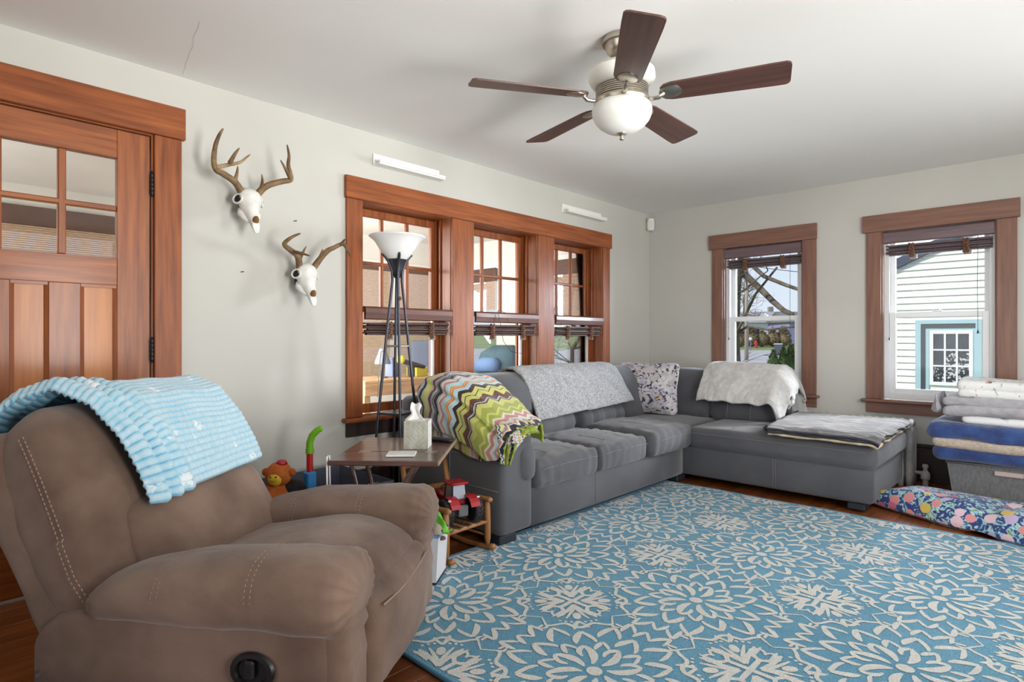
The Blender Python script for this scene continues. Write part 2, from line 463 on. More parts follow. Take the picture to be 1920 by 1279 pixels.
for (a, c) in ((.085, .212), (.331, .460), (.573, .712)):
    p = dpart('panel', MB().box(-.032, -.020, a, c, .24, 1.347), W_PANEL)
    bd = MB()
    for q0, q1, ql, qh in ((a, a+.010, .24, 1.347), (c-.010, c, .24, 1.347)):
        bd.add([(-.020, q0, ql), (-.020, q1, ql), (-.020, q1, qh), (-.020, q0, qh)], [(0,1,2,3)])
    s = MB().prism([(-.020, a), (-.0055, a), (-.020, a+.016)], .24, 1.347)
    obj('panel_bead', s, W_DOOR['z'], p, world=True)
    s = MB().prism([(-.020, c), (-.020, c-.016), (-.0055, c)], .24, 1.347)
    obj('panel_bead', s, W_DOOR['z'], p, world=True)
    s = MB().box(-.020, -.008, a, c, 1.333, 1.347)
    obj('panel_bead', s, W_DOOR['y'], p, world=True)
for z in (1.843, 1.046, .25):
    h = MB()
    for k in range(5): h.lathe([(.0075, k*.021), (.0085, k*.021+.002), (.0085, k*.021+.018), (.0075, k*.021+.020)], 10, Matrix.Translation((.010, DY1+.002, z-.0525)))
    h.ball((.010, DY1+.002, z-.057), .006, 8, 5); h.ball((.010, DY1+.002, z+.057), .006, 8, 5)
    h.box(-.004, .003, DY1-.004, DY1+.010, z-.05, z+.05)
    dpart('hinge', h, m_iron, SM)
kn = MB(); kn.lathe([(.0, -.003), (.026, -.003), (.026, .004), (.010, .008), (.010, .03), (.024, .036), (.030, .052), (.022, .066), (0, .07)], 16, Matrix.Translation((-.004, .015, 1.0)) @ Matrix.Rotation(PI/2, 4, 'Y'))
dpart('door_knob', kn, mat('brass', S(160,120,60), .35, metal=1), SM)
T = thing('trim_1', (0, DY0, 0), 0, 'reddish brown wood casing around the panelled door', 'door casing', kind='structure')
obj('side_casing', MB().box(.0005, .022, DY1+.010, .978, 0, 2.079, .003), W_TRIM['z'], T, world=True)
obj('side_casing', MB().box(.0005, .022, DY0-.135, DY0-.012, 0, 2.079, .003), W_TRIM['z'], T, world=True)
obj('head_casing', MB().box(.0005, .030, DY0-.155, .994, 2.080, 2.234, .003), W_TRIM['y'], T, world=True)
obj('door_jamb', MB().box(-TW, -.0005, DY1+.0015, DY1+.0105, 0, DZ+.01), W_TRIM['z'], T, world=True)
obj('door_jamb', MB().box(-TW, -.0005, DY0-.0185, DY0-.0015, 0, DZ+.01), W_TRIM['z'], T, world=True)
obj('door_jamb', MB().box(-TW, -.0005, DY0-.0015, DY1+.0015, DZ+.001, DZ+.0105), W_TRIM['y'], T, world=True)
# ------------------------------------------------------------------ triple window on the porch wall
T = thing('trim_2', (0, 3.3, .5), 0, 'orange brown wood casing joining the three porch windows', 'window casing', kind='structure')
def tp(name, mb, m): return obj(name, mb, m, T, world=True)
tp('side_casing', MB().box(.0005, .021, 1.893, 2.004, ZS, ZH+.002, .003), W_TRIM['z'])
tp('side_casing', MB().box(.0005, .021, 4.596, 4.706, ZS, ZH+.002, .003), W_TRIM['z'])
for a, c in ((2.734, 2.941), (3.666, 3.872)): tp('mullion_casing', MB().box(.0005, .021, a, c, ZS, ZH+.002, .003), W_TRIM['z'])
tp('head_casing', MB().box(.0005, .029, 1.884, 4.731, ZH+.002, 2.096, .003), W_TRIM['y'])
tp('stool', MB().box(-.10, .062, 1.866, 4.75, ZS-.027, ZS-.0005, .008), W_TRIM['y'])
tp('apron', MB().box(.0005, .020, 1.892, 4.707, .497, ZS-.0275, .003), m_dark)
m_jamb = W_TRIM['z']
for wi, (a, c) in enumerate(OPY):
    Wd = thing('window_%d' % (wi+1), (-.1, a, ZS), 0, ['porch window behind the floor lamp, nearest the door', 'middle one of the three porch windows', 'porch window nearest the far corner'][wi], 'window', kind='structure')
    def wp(name, mb, m, smooth=False): return obj(name, mb, m, Wd, smooth, world=True)
    for s, y in ((1, a), (-1, c)):
        wp('jamb', MB().box(-TW+.002, -.0005, y-.0055*(1 if s > 0 else 0)-(0 if s > 0 else 0), y+(.0 if s > 0 else .0055), ZS, ZH), m_jamb)
        wp('stop_bead', MB().box(-.113, -.098, y, y+s*.012, ZS, ZH, .002), m_jamb)
        wp('stop_bead', MB().box(-.152, -.147, y, y+s*.018, ZS, ZH, .001), m_jamb)
        wp('stop_bead', MB().box(-.206, -.192, y, y+s*.030, ZS, ZH, .002), m_jamb)
    wp('head_jamb', MB().box(-TW+.002, -.0005, a, c, ZH, ZH+.0055), W_TRIM['y'])
    # upper sash, six lights
    x0, x1 = -.190, -.154; z0, z1 = 1.275, ZH-.004
    up = wp('upper_sash', MB().box(x0, x1, a+.004, a+.046, z0, z1, .003).box(x0, x1, c-.046, c-.004, z0, z1, .003).box(x0, x1, a+.046, c-.046, z1-.048, z1, .003).box(x0, x1, a+.046, c-.046, z0, z0+.035, .003), W_TRIM['z'])
    gy0, gy1, gz0, gz1 = a+.046, c-.046, z0+.035, z1-.048
    for k in (1, 2):
        y = gy0+(gy1-gy0)*k/3
        obj('muntin', MB().box(x0+.004, x1-.002, y-.011, y+.011, gz0, gz1, .004), W_TRIM['z'], up, world=True)
    zm = (gz0+gz1)/2-.01
    obj('muntin', MB().box(x0+.0045, x1-.0025, gy0, gy1, zm-.011, zm+.011, .004), W_TRIM['y'], up, world=True)
    for k in range(3):
        ya, yb = gy0+(gy1-gy0)*k/3, gy0+(gy1-gy0)*(k+1)/3
        for (za, zb) in ((gz0, zm), (zm, gz1)):
            obj('glass_pane', MB().box(-.1735, -.1705, ya, yb, za, zb), m_glass, up, world=True)
    # lower sash, one light, pale frame liner
    x0, x1 = -.146, -.112; z0, z1 = ZS+.002, 1.31
    lo = wp('lower_sash', MB().box(x0, x1, a+.004, a+.05, z0, z1, .003).box(x0, x1, c-.05, c-.004, z0, z1, .003).box(x0, x1, a+.05, c-.05, z1-.035, z1, .003).box(x0, x1, a+.05, c-.05, z0, z0+.06, .003), W_TRIM['z'])
    obj('glass_pane', MB().box(-.1305, -.1275, a+.05, c-.05, z0+.06, z1-.035), m_glass, lo, world=True)
    obj('storm_strip', MB().box(x0+.004, x1-.004, c-.066, c-.05, z0+.06, z1-.035, .002), m_vinyl, lo, world=True, label='white strip along the lower sash')
# ------------------------------------------------------------------ back wall windows
for wi, (a, c) in enumerate(OPX):
    T = thing('trim_%d' % (3+wi), (a, BW, .5), 0, ['brown wood casing of the window behind the chaise back', 'greyish brown wood casing of the window above the blanket stack'][wi], 'window casing', kind='structure')
    hx0, hx1 = ((.666, 1.631), (1.975, 2.951))[wi]
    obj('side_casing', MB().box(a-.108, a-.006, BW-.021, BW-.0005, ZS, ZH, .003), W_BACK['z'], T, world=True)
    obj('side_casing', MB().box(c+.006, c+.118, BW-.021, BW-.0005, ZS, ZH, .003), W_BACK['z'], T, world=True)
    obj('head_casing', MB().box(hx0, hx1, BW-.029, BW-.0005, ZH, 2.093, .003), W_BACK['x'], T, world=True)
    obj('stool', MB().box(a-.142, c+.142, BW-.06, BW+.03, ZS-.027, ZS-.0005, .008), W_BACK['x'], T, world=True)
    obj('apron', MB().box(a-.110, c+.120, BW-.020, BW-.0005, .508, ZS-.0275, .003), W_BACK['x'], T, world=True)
    Wd = thing('window_%d' % (4+wi), (a, BW+.1, ZS), 0, ['white sliding sash window looking out on the street', 'white sliding sash window looking out on the clapboard house'][wi], 'window', kind='structure')
    def wp(name, mb, m, par=None): return obj(name, mb, m, par or Wd, world=True)
    for x, w in ((a, 1), (c, -1)):
        wp('jamb_liner', MB().box(x-.005, x+.005, BW, BW+.05, ZS, ZH), W_BACK['z'])
    y0, y1 = BW+.045, BW+.15
    fr = MB(); fr.box(a-.004, a+.038, y0, y1, ZS, ZH, .003).box(c-.038, c+.004, y0, y1, ZS, ZH, .003).box(a+.038, c-.038, y0, y1, ZH-.04, ZH, .003).box(a+.038, c-.038, y0, y1, ZS, ZS+.045, .003)
    wp('window_frame', fr, m_vinyl)
    zm = 1.283
    for nm, ya, yb, za, zb in (('upper_sash', BW+.105, BW+.14, zm-.02, ZH-.04), ('lower_sash', BW+.06, BW+.096, ZS+.045, zm+.025)):
        t = .034 if nm == 'upper_sash' else .044
        s = MB().box(a+.038, a+.038+t, ya, yb, za, zb, .003).box(c-.038-t, c-.038, ya, yb, za, zb, .003).box(a+.038+t, c-.038-t, ya, yb, zb-.042, zb, .003).box(a+.038+t, c-.038-t, ya, yb, za, za+.042, .003)
        so = wp(nm, s, m_vinyl)
        wp('glass_pane', MB().box(a+.038+t, c-.038-t, (ya+yb)/2-.002, (ya+yb)/2+.002, za+.042, zb-.042), m_glass, so)
        if nm == 'lower_sash':
            wp('sash_lock', MB().box((a+c)/2-.03, (a+c)/2+.03, ya-.004, yb, zb, zb+.012, .004).tube([((a+c)/2-.025, ya, zb+.016), ((a+c)/2+.02, ya-.014, zb+.018)], .006, 6), m_vinyl, so)
# ------------------------------------------------------------------ rug
RX0, RX1, RY0, RY1 = .955, 3.93, 1.215, 4.085
FX, FY, PX, PY = 1.342, 1.575, .733, .7175
m_rug = mat('rug_blue_pile', S(104,164,192), .95, S(122,180,206), 2.5, bump=.5, bs=260, spec=.1, sheen=.2, speckle=S(84,142,172), sps=260)
m_rugw = mat('rug_cream_pile', S(232,231,224), .95, S(240,238,230), 4, bump=.5, bs=260, spec=.1, sheen=.1, speckle=S(214,214,208), sps=240)
rug = MB()
def rugz(x, y):
    return .0125+.006*max(0, 1-abs(y-RY1+.02)/.10)*max(0, nz(x, 0, 0, 2.7))
nx, ny = 60, 60
vs = [(RX0+(RX1-RX0)*i/nx, RY0+(RY1-RY0)*j/ny) for i in range(nx+1) for j in range(ny+1)]
def rug_edge(x, y):   # the far edge is slightly wavy
    return y+(.018*nz(x, 1, 0, 2.2) if y > RY1-.2 else 0)*(max(0, (y-RY1+.2)/.2))
rug.add([(x, rug_edge(x, y), rugz(x, y)) for x, y in vs], [(i*(ny+1)+j, (i+1)*(ny+1)+j, (i+1)*(ny+1)+j+1, i*(ny+1)+j+1) for i in range(nx) for j in range(ny)])
ring = [(i, 0) for i in range(nx)]+[(nx, j) for j in range(ny)]+[(i, ny) for i in range(nx, 0, -1)]+[(0, j) for j in range(ny, 0, -1)]
k0 = len(rug.v)
for i, j in ring:
    p = rug.v[i*(ny+1)+j]; rug.v.append((p[0], p[1], .0005))
n = len(ring)
for q in range(n):
    a, c = ring[q], ring[(q+1) % n]
    rug.f.append((a[0]*(ny+1)+a[1], k0+q, k0+(q+1) % n, c[0]*(ny+1)+c[1])); rug.mi.append(0)
rug_o = thing('rug', (RX0, RY0, 0), 0, 'large blue rug woven with cream flower medallions', 'rug')
obj('rug_pile', rug, m_rug, rug_o, .6, world=True)
bd = MB()
for (xa, ya, xb, yb) in ((RX0, RY0, RX1, RY0), (RX0, RY0, RX0, RY1)):
    bd.tube([(xa+(xb-xa)*t/20, ya+(yb-ya)*t/20, .0075) for t in range(21)], .0075, 8)
obj('bound_edge', bd, mat('rug_binding', S(74,124,152), .9), rug_o, SM, world=True)
def clip(poly, x0, x1, y0, y1):
    for ax, lim, sg in ((0, x0, 1), (0, x1, -1), (1, y0, 1), (1, y1, -1)):
        out = []
        for i in range(len(poly)):
            p, q = poly[i-1], poly[i]; dp, dq = sg*(p[ax]-lim), sg*(q[ax]-lim)
            if (dp >= 0) != (dq >= 0):
                t = dp/(dp-dq); out.append((p[0]+(q[0]-p[0])*t, p[1]+(q[1]-p[1])*t))
            if dq >= 0: out.append(q)
        poly = out
        if len(poly) < 3: return []
    return poly
def bez(p, c, q, n=7): return [((1-t)**2*p[0]+2*t*(1-t)*c[0]+t*t*q[0], (1-t)**2*p[1]+2*t*(1-t)*c[1]+t*t*q[1]) for t in [i/n for i in range(n+1)]]
def stroke(out, pts, w0, w1, wm=None):
    m = len(pts); L = []; R = []
    for i, p in enumerate(pts):
        a, c = pts[max(i-1, 0)], pts[min(i+1, m-1)]
        dx, dy = c[0]-a[0], c[1]-a[1]; l = math.hypot(dx, dy) or 1
        t = i/(m-1); w = (w0+(w1-w0)*t) if wm is None else (w0*(1-t)**2+wm*2*t*(1-t)*1.5+w1*t*t)
        w *= .66*(1+.16*nz(p[0], p[1], 0, 60))
        L.append((p[0]-dy/l*w, p[1]+dx/l*w)); R.append((p[0]+dy/l*w, p[1]-dx/l*w))
    for i in range(m-1): out.append([R[i], R[i+1], L[i+1], L[i]])
def pol(r, a): return (r*math.cos(a), r*math.sin(a))
def dot(out, c, rx, ry=None, n=12, rot=0):
    ry = ry or rx
    out.append([(c[0]+rx*math.cos(t)*math.cos(rot)-ry*math.sin(t)*math.sin(rot), c[1]+rx*math.cos(t)*math.sin(rot)+ry*math.sin(t)*math.cos(rot)) for t in [2*PI*k/n for k in range(n)]])
def chev(out, a, rt, rb, da, w, skew=0.0):
    tip = pol(rt, a+skew)
    for sg in (-1, 1):
        k = 1.45 if sg > 0 else .85
        e = pol(rb*(1 if sg > 0 else 1.05), a+sg*da)
        c = pol(rb+(rt-rb)*.42, a+sg*da*.98)
        stroke(out, bez(tip, c, e), w*.75, w*.30, w*1.0*k)
def medallion():
    o = []
    dot(o, (0, 0), .027, .025, 16)
    for k in range(8):
        a = k*PI/4
        # hooked inner petal: full leaf side and a short returning hook
        tip = pol(.155, a+.06)
        stroke(o, bez(pol(.040, a), pol(.100, a-.30), tip, 8), .006, .008, .026)
        stroke(o, bez(tip, pol(.135, a+.36), pol(.092, a+.27), 6), .010, .006, .015)
        a2 = a+PI/8
        chev(o, a2+.04, .186, .130, .17, .0115, .03)
        chev(o, a, .252, .172, .20, .0150, .03)
        chev(o, a2, .302, .218, .165, .0140, -.02)
        chev(o, a, .332, .270, .100, .0110, .02)
    for k in range(4):
        a = k*PI/2
        for s in (-1, 1): chev(o, a+s*.20, .358, .285, .080, .0120, s*.03)
    return o
def snow():
    o = []; q_ = .86
    P = lambda r, a: pol(r*q_, a)
    for k in range(4):
        a = k*PI/2
        stroke(o, [(0, 0), P(.055, a), P(.10, a)], .016, .012)
        for s in (-1, 1):
            stroke(o, bez(P(.085, a), P(.165, a+s*.55), P(.172, a+s*.16), 8), .010, .008, .014)
            stroke(o, bez(P(.172, a+s*.16), P(.165, a), P(.140, a), 4), .009, .006)
        d = a+PI/4
        for s in (-1, 1):
            stroke(o, bez(P(.040, d), P(.085, d+s*.18), P(.185, d+s*.50), 7), .012, .007, .013)
            stroke(o, bez(P(.060, d), P(.10, d+s*.10), P(.182, d+s*.28), 6), .008, .005, .011)
            stroke(o, bez(P(.100, d+s*.45), P(.14, d+s*.54), P(.190, d+s*.62), 5), .006, .005, .011)
        dot(o, P(.150, d), .026, .017, 14, d)
        pts = []
        for q in range(25):
            t = q/24; ang = d-.56+1.12*t
            pts.append(P(.236+.018*math.cos(t*4*PI)+.018*abs(2*t-1), ang))
        stroke(o, pts, .0085, .0085, .0105)
        for s in (-1, 1):
            e = pts[-1] if s > 0 else pts[0]; ae = d+s*.56
            tip = P(.312, ae+s*.02)
            stroke(o, bez(e, P(.285, ae-s*.09), tip, 6), .008, .004, .009)
            stroke(o, bez(e, P(.245, ae+s*.10), P(.222, d+s*PI/4), 5), .007, .004)
            for u in (.35, .6, .85, 1.05):
                dot(o, (e[0]+(tip[0]-e[0])*u+.010*math.cos(ae+1.6*s), e[1]+(tip[1]-e[1])*u+.010*math.sin(ae+1.6*s)), .0090, .0062, 8, ae)
            for u in (.15, .27, .39): dot(o, P(.208, d+s*u), .0070, .006, 8)
    return o
MED, SNO = medallion(), snow()
pat = MB()
def lay(shapes, cx, cy, z):
    for p in shapes:
        q = clip([(x*1.02+cx, y*1.02+cy) for x, y in p], RX0+.02, RX1-.02, RY0+.02, RY1-.035)
        if len(q) >= 3:
            ar = sum(q[i-1][0]*q[i][1]-q[i][0]*q[i-1][1] for i in range(len(q)))
            if ar < 0: q = q[::-1]
            k = len(pat.v); pat.v.extend((x, rug_edge(x, y), rugz(x, y)+z+(len(pat.f)%97)*8e-6) for x, y in q); pat.f.append(tuple(range(k, k+len(q)))); pat.mi.append(0)
for i in range(-1, 5):
    for j in range(-1, 5):
        lay(MED, FX+PX*i, FY+PY*j, .0012)
        lay(SNO, FX+PX*(i+.5), FY+PY*(j+.5), .0013)
obj('flower_pattern', pat, m_rugw, rug_o, world=True, label='cream woven flowers and snowflake motifs')['kind'] = 'stuff'
# ================================================================== sectional sofa
m_sofa = mat('charcoal_microfibre', S(92,92,96), .88, S(78,78,83), 3.0, bump=.10, bs=160, sheen=.25, spec=.2)
m_seam = mat('grey_stitching', S(128,128,130), .9)
m_block = mat('black_plastic_block', S(38,42,50), .5)
SO = thing('sectional_sofa', (1.06, 2.17, 0), 0, 'charcoal grey corner sofa with tufted cushions and a chaise end', 'sofa')
def sb(name, x0, x1, y0, y1, z0, z1, r, m=None, **k):
    return soft_box(name, ((x0+x1)/2, (y0+y1)/2, (z0+z1)/2), ((x1-x0)/2, (y1-y0)/2, (z1-z0)/2), r, m or m_sofa, SO, True, **k)
def seam(par, pts, r=.0016): return obj('seam', MB().tube(pts, r, 5), m_seam, par, True, world=True)
# bases and frames
ba = sb('base', .14, 1.052, 2.40, 4.172, .06, .275, .012, n=10)
bb = sb('base', .14, 2.312, 4.170, 5.112, .06, .285, .018, n=12)
seam(bb, [(1.72, 4.1685, .075), (1.72, 4.1685, .27)]); seam(bb, [(1.735, 4.1685, .075), (1.735, 4.1685, .27)])
seam(ba, [(1.0535, 3.02, .075), (1.0535, 3.02, .26)])
sb('back_frame', .12, .27, 2.20, 5.110, .06, .74, .05, n=14)
sb('back_frame', .14, 1.545, 4.985, 5.112, .06, .69, .03, n=12)
ar = sb('arm', .14, 1.062, 2.168, 2.424, .06, .600, .035, n=16, puff=(.004,.006,.012))
seam(ar, [(.60, 2.1625, .30), (1.045, 2.1635, .30)]); seam(ar, [(.66, 2.162, .08), (.66, 2.162, .53)])
seam(ar, [(.30, 2.161, .47), (1.045, 2.1615, .46)])
def armpad(p):
    return (p.x, p.y, p.z-.10*max(0, (p.x+.0)/.36)**3)
sb('arm_pillow', .36, 1.082, 2.295, 2.448, .40, .622, .07, n=16, puff=(.01,.01,.01), wr=.005, warp=armpad)
def seatw(dx):
    def f(p): return (p.x, p.y, p.z)
    return f
def wrinkly(amp, per, ang=0.0, seed=0.0):
    ca, sa = math.cos(ang), math.sin(ang)
    def f(p):
        q = p.copy(); s = p.x*ca+p.y*sa
        if p.z > 0: q.z += amp*math.sin(s*2*PI/per+3*nz(p.x+seed, p.y, 0, 3.5))*(.5+nz(p.x, p.y+seed, 3, 5))
        if p.x > 0: q.x += .5*amp*math.sin(p.y*2*PI/(per*.8)+3*nz(p.y+seed, p.z, 0, 5))
        return q
    return f
def front_seams(c, x, y0, y1, z):
    seam(c, [(x, y0+.03+(y1-y0-.06)*t/12, z+.006*math.sin(t*PI/12)) for t in range(13)])
for i, (y0, y1) in enumerate(((2.436, 3.022), (3.026, 3.612))):
    c = sb('seat_cushion', .42, 1.082, y0, y1, .262, .424, .045, n=30, puff=(.012,.004,.022), warp=wrinkly(.008, .09, .35, i*3.1), wr=.005, ws=8, seed=i*2.3)
    front_seams(c, 1.0905, y0, y1, .375)
    seam(c, [(.60+.44*t/8, y0+.19, .432+.010*math.sin(PI*t/8)) for t in range(9)])
    seam(c, [(.60+.44*t/8, y1-.19, .432+.010*math.sin(PI*t/8)) for t in range(9)])
c = sb('seat_cushion', .42, 1.115, 3.616, 4.215, .272, .446, .05, n=30, puff=(.02,.012,.03), warp=wrinkly(.009, .12, .2, 9), wr=.006, ws=7, seed=6)
front_seams(c, 1.130, 3.64, 4.19, .385)
for y in (3.80, 4.02): seam(c, [(.62+.44*t/8, y, .462+.012*math.sin(PI*t/8)) for t in range(9)])
sb('corner_seat', .40, 1.075, 4.20, 4.93, .27, .424, .05, n=18, puff=(0,0,.018), wr=.004)
c = sb('chaise_cushion', 1.078, 2.340, 4.140, 5.118, .278, .432, .055, n=30, puff=(.012,.012,.016), wr=.004, ws=6)
seam(c, [(1.11+1.18*t/20, 4.129, .392) for t in range(21)])
for x in (1.42, 1.62): seam(c, [(x, 4.20+.6*t/8, .443+.006*math.sin(PI*t/8)) for t in range(9)])
# back cushions on the porch side: tufted at the foot
def tuft(p):
    q = p.copy()
    if p.x > 0:
        q.x -= .032*math.exp(-((p.z+.06)/.035)**2)*(.6+.4*abs(math.sin(p.y*PI/.13)))
        for k in (-2, -1, 0, 1, 2):
            if p.z < .02: q.x -= .022*math.exp(-((p.y-k*.155)/.016)**2)
    q.x -= (p.z+.2)*.30
    return q
for i, (y0, y1) in enumerate(((2.56, 3.53), (3.535, 4.20))):
    sb('back_cushion', .235, .565, y0, y1, .415, .842, .085, n=34, puff=(.03,.01,.02), warp=tuft, wr=.004, ws=7, seed=i)
def lean(p): return (p.x-(p.z+.2)*.22, p.y, p.z)
def leanb(p): return (p.x, p.y+(p.z+.2)*.22, p.z)
sb('corner_cushion', .20, .52, 4.17, 4.80, .415, .838, .10, n=20, puff=(.03,.02,.02), warp=lean, wr=.012, ws=6, seed=4)
b1 = sb('back_cushion', .40, 1.005, 4.700, 4.985, .415, .822, .08, n=24, puff=(.01,.03,.015), warp=leanb, wr=.007, ws=6, seed=2)
b2 = sb('back_cushion', .985, 1.545, 4.690, 4.985, .415, .800, .08, n=24, puff=(.012,.03,.02), warp=leanb, wr=.005, ws=6, seed=5)
for x in (1.18, 1.37): seam(b2, [(x, 4.655+.055*t, .45+.30*t) for t in [k/6 for k in range(7)]])
for (x, y) in ((.945, 2.178), (2.17, 4.19), (.945, 4.09), (2.17, 4.96), (.16, 2.19), (.16, 4.97)):
    obj('foot', MB().box(x, x+.10, y, y+.13, .0145, .0605, .006), m_block, SO, world=True)
# ================================================================== brown recliner
m_rec = mat('taupe_suede', S(90,69,57), .8, S(146,121,105), 3.4, bump=.45, bs=15, sheen=.25, spec=.25, detail=9, lo=.30, hi=.72)
m_thread = mat('tan_thread', S(158,134,116), .8)
TH = math.radians(35.5)
RC = thing('recliner', (1.590, 1.109, 0), TH, 'taupe brown suede recliner with padded arms and a side release lever', 'recliner')
def rb(name, x0, x1, y0, y1, z0, z1, r, m=None, **k):
    return soft_box(name, ((x0+x1)/2, (y0+y1)/2, (z0+z1)/2), ((x1-x0)/2, (y1-y0)/2, (z1-z0)/2), r, m or m_rec, RC, **k)
for sg in (-1, 1):
    y0, y1 = sorted((sg*.252, sg*.432))
    def rear_round(p):
        t = max(0, (-.30-p.x)/.14); return (p.x, p.y, p.z-(.10*t*t if p.z > 0 else 0))
    sp = rb('side_panel', -.87, .0, y0, y1, .045, .36, .03, n=22, wr=.003, warp=rear_round)
    # pillow arm: rises towards the front and rolls over the end
    rings = []
    xs = [-.715, -.708, -.69, -.66, -.61, -.55, -.48, -.40, -.30, -.20, -.10, -.04, .0, .03, .052, .062]
    for x in xs:
        top = ip(x, [-.715, -.70, -.66, -.60, -.5, -.4, -.25, -.1, .0, .03, .05, .062], [.375, .410, .444, .470, .494, .512, .528, .536, .530, .515, .485, .44])
        bot = ip(x, [-.715, -.70, -.66, -.1, .0, .04, .062], [.365, .340, .328, .322, .328, .35, .41])
        w = ip(x, [-.715, -.70, -.66, -.60, -.4, 0, .04, .055, .062], [.03, .085, .108, .118, .126, .128, .115, .08, .035])
        c = (x, sg*(.345), (top+bot)/2)
        pinch = 0
        for s in (-.46, -.20): pinch += .006*math.exp(-((x-s)/.02)**2)
        rings.append((c, (0, w-pinch, 0), (0, 0, (top-bot)/2-pinch), 2.6, ip(x, [-.715, -.69, -.66, -.04, .02, .062], [.05, .03, 0, 0, .035, .09])))
    # densify
    dense = []
    for a, b in zip(rings[:-1], rings[1:]):
        for t in (0, .34, .67):
            dense.append(tuple(tuple(a[k][i]+(b[k][i]-a[k][i])*t for i in range(3)) for k in range(3))+(2.6, a[4]+(b[4]-a[4])*t))
    dense.append(rings[-1])
    ap = loft('arm_pad', dense, m_rec, RC, n=60, wr=.006, ws=7, seed=sg*3)
    st = MB()
    for s in (-.46, -.20):
        for o_ in (-.008, .008):
            x = s+o_
            top = ip(x, [-.715, -.70, -.66, -.60, -.5, -.4, -.25, -.1], [.375, .410, .444, .470, .494, .512, .528, .536]); bot = .323
            for q in range(26):
                a = PI*(1.02*q/25)-.02; a2 = a+.055
                yy = lambda t: sg*.345-sg*(-.126*math.cos(t))*1.0
                P = lambda t: (x, sg*.345+sg*math.copysign(abs(math.cos(t))**.8, math.cos(t))*.126, (top+bot)/2+abs(math.sin(t))**.8*(top-bot)/2+.001)
                st.tube([P(a), P(a2)], .0011, 4)
    obj('stitching', st, m_thread, ap)['kind'] = 'stuff'
    # gathered front of the arm
    def frontw(p, sg=sg): return (p.x+.012*math.sin(p.z*70+4*nz(p.y, p.z, 0, 9))*(1 if p.x > 0 else 0)*max(0, (p.z+.05)/.2), p.y, p.z)
    rb('arm_front', -.06, .040, sg*.335-.088, sg*.335+.088, .06, .43, .045, n=20, warp=frontw, wr=.003)
def seat_w(p):
    q = p.copy(); t = max(0, (p.x-.12)/.24); q.z -= .10*t*t*(1 if p.z > 0 else .3); q.z -= .07*max(0, (.1-p.x)/.45) if p.z > 0 else 0; return q
sc_ = rb('seat_cushion', -.66, .040, -.262, .262, .27, .455, .07, n=26, puff=(.02,.01,.025), warp=seat_w, wr=.007, ws=6)
def foot_w(p):
    q = p.copy(); q.x += .020*math.cos(p.z*5.0)-(.05 if p.z < -.12 else 0)*((-.12-p.z)/.08 if p.z < -.12 else 0); return q
fp = rb('footrest', -.05, .035, -.262, .262, .055, .37, .045, n=24, puff=(.025,0,0), warp=foot_w, wr=.007, ws=6, seed=2)
obj('seam', MB().tube([(.066, -.22+.44*t/12, .335-.02*math.sin(PI*t/12)) for t in range(13)], .003, 6), m_thread, fp, True)
# back, leaning: built upright in its own frame then tilted
LEAN = math.radians(-29)
MBK = Matrix.Translation((-.845, 0, .545)) @ Matrix.Rotation(LEAN, 4, 'Y')
def back_w(p):
    q = p.copy(); t = (p.z+.36)/.72
    q.y *= .93+.07*math.sin(PI*min(1, max(0, t)))+.02*(t < .5)
    if p.x > 0: q.x += .03*math.sin(PI*min(1, max(0, (t-.35)/.65)))
    return q
bk = soft_box('back_cushion', (0, 0, -.03), (.13, .405, .39), .11, m_rec, RC, n=34, puff=(.02,.015,.02), warp=back_w, wr=.008, ws=6.5, M=MBK)
soft_box('lumbar_cushion', (.105, .02, -.19), (.085, .335, .20), .08, m_rec, RC, n=24, puff=(.035,.0,.02), wr=.006, ws=5, M=MBK, seed=3)
soft_box('back_shell', (-.095, 0, -.10), (.075, .412, .45), .06, m_rec, RC, n=18, wr=.006, ws=4, M=MBK, seed=8)
st = MB()
for o_ in (.036, .052):
    for q in range(46):
        def P(k):
            z = -.335+.655*k/46; x = o_+.004*math.sin(k*.14); fx, fz = x/.13, z/.39
            w_ = Vector(back_w(Vector((x, -.405-.015*(1-fx*fx)*(1-fz*fz), z-.0))))
            w_.z -= .03; w_.y -= .007
            return MBK @ w_
        st.tube([P(q), P(q+.55)], .0014, 4)
obj('stitching', st, m_thread, bk)['kind'] = 'stuff'
# release lever on the near side panel
lv = MB(); Ml = Matrix.Translation((-.205, -.432, .245)) @ Matrix.Rotation(PI/2, 4, 'X')
lv.lathe([(.030, 0), (.046, 0), (.050, .006), (.046, .013), (.036, .014), (.032, .004), (0, .003)], 24, Ml @ Matrix.Diagonal((1.25, 1, 1, 1)))
m_blk = mat('black_plastic', S(28,28,30), .35)
lp = obj('lever_cup', lv, m_blk, RC, SM)
obj('lever', MB().box(-.225, -.195, -.452, -.436, .225, .275, .006), m_blk, RC)
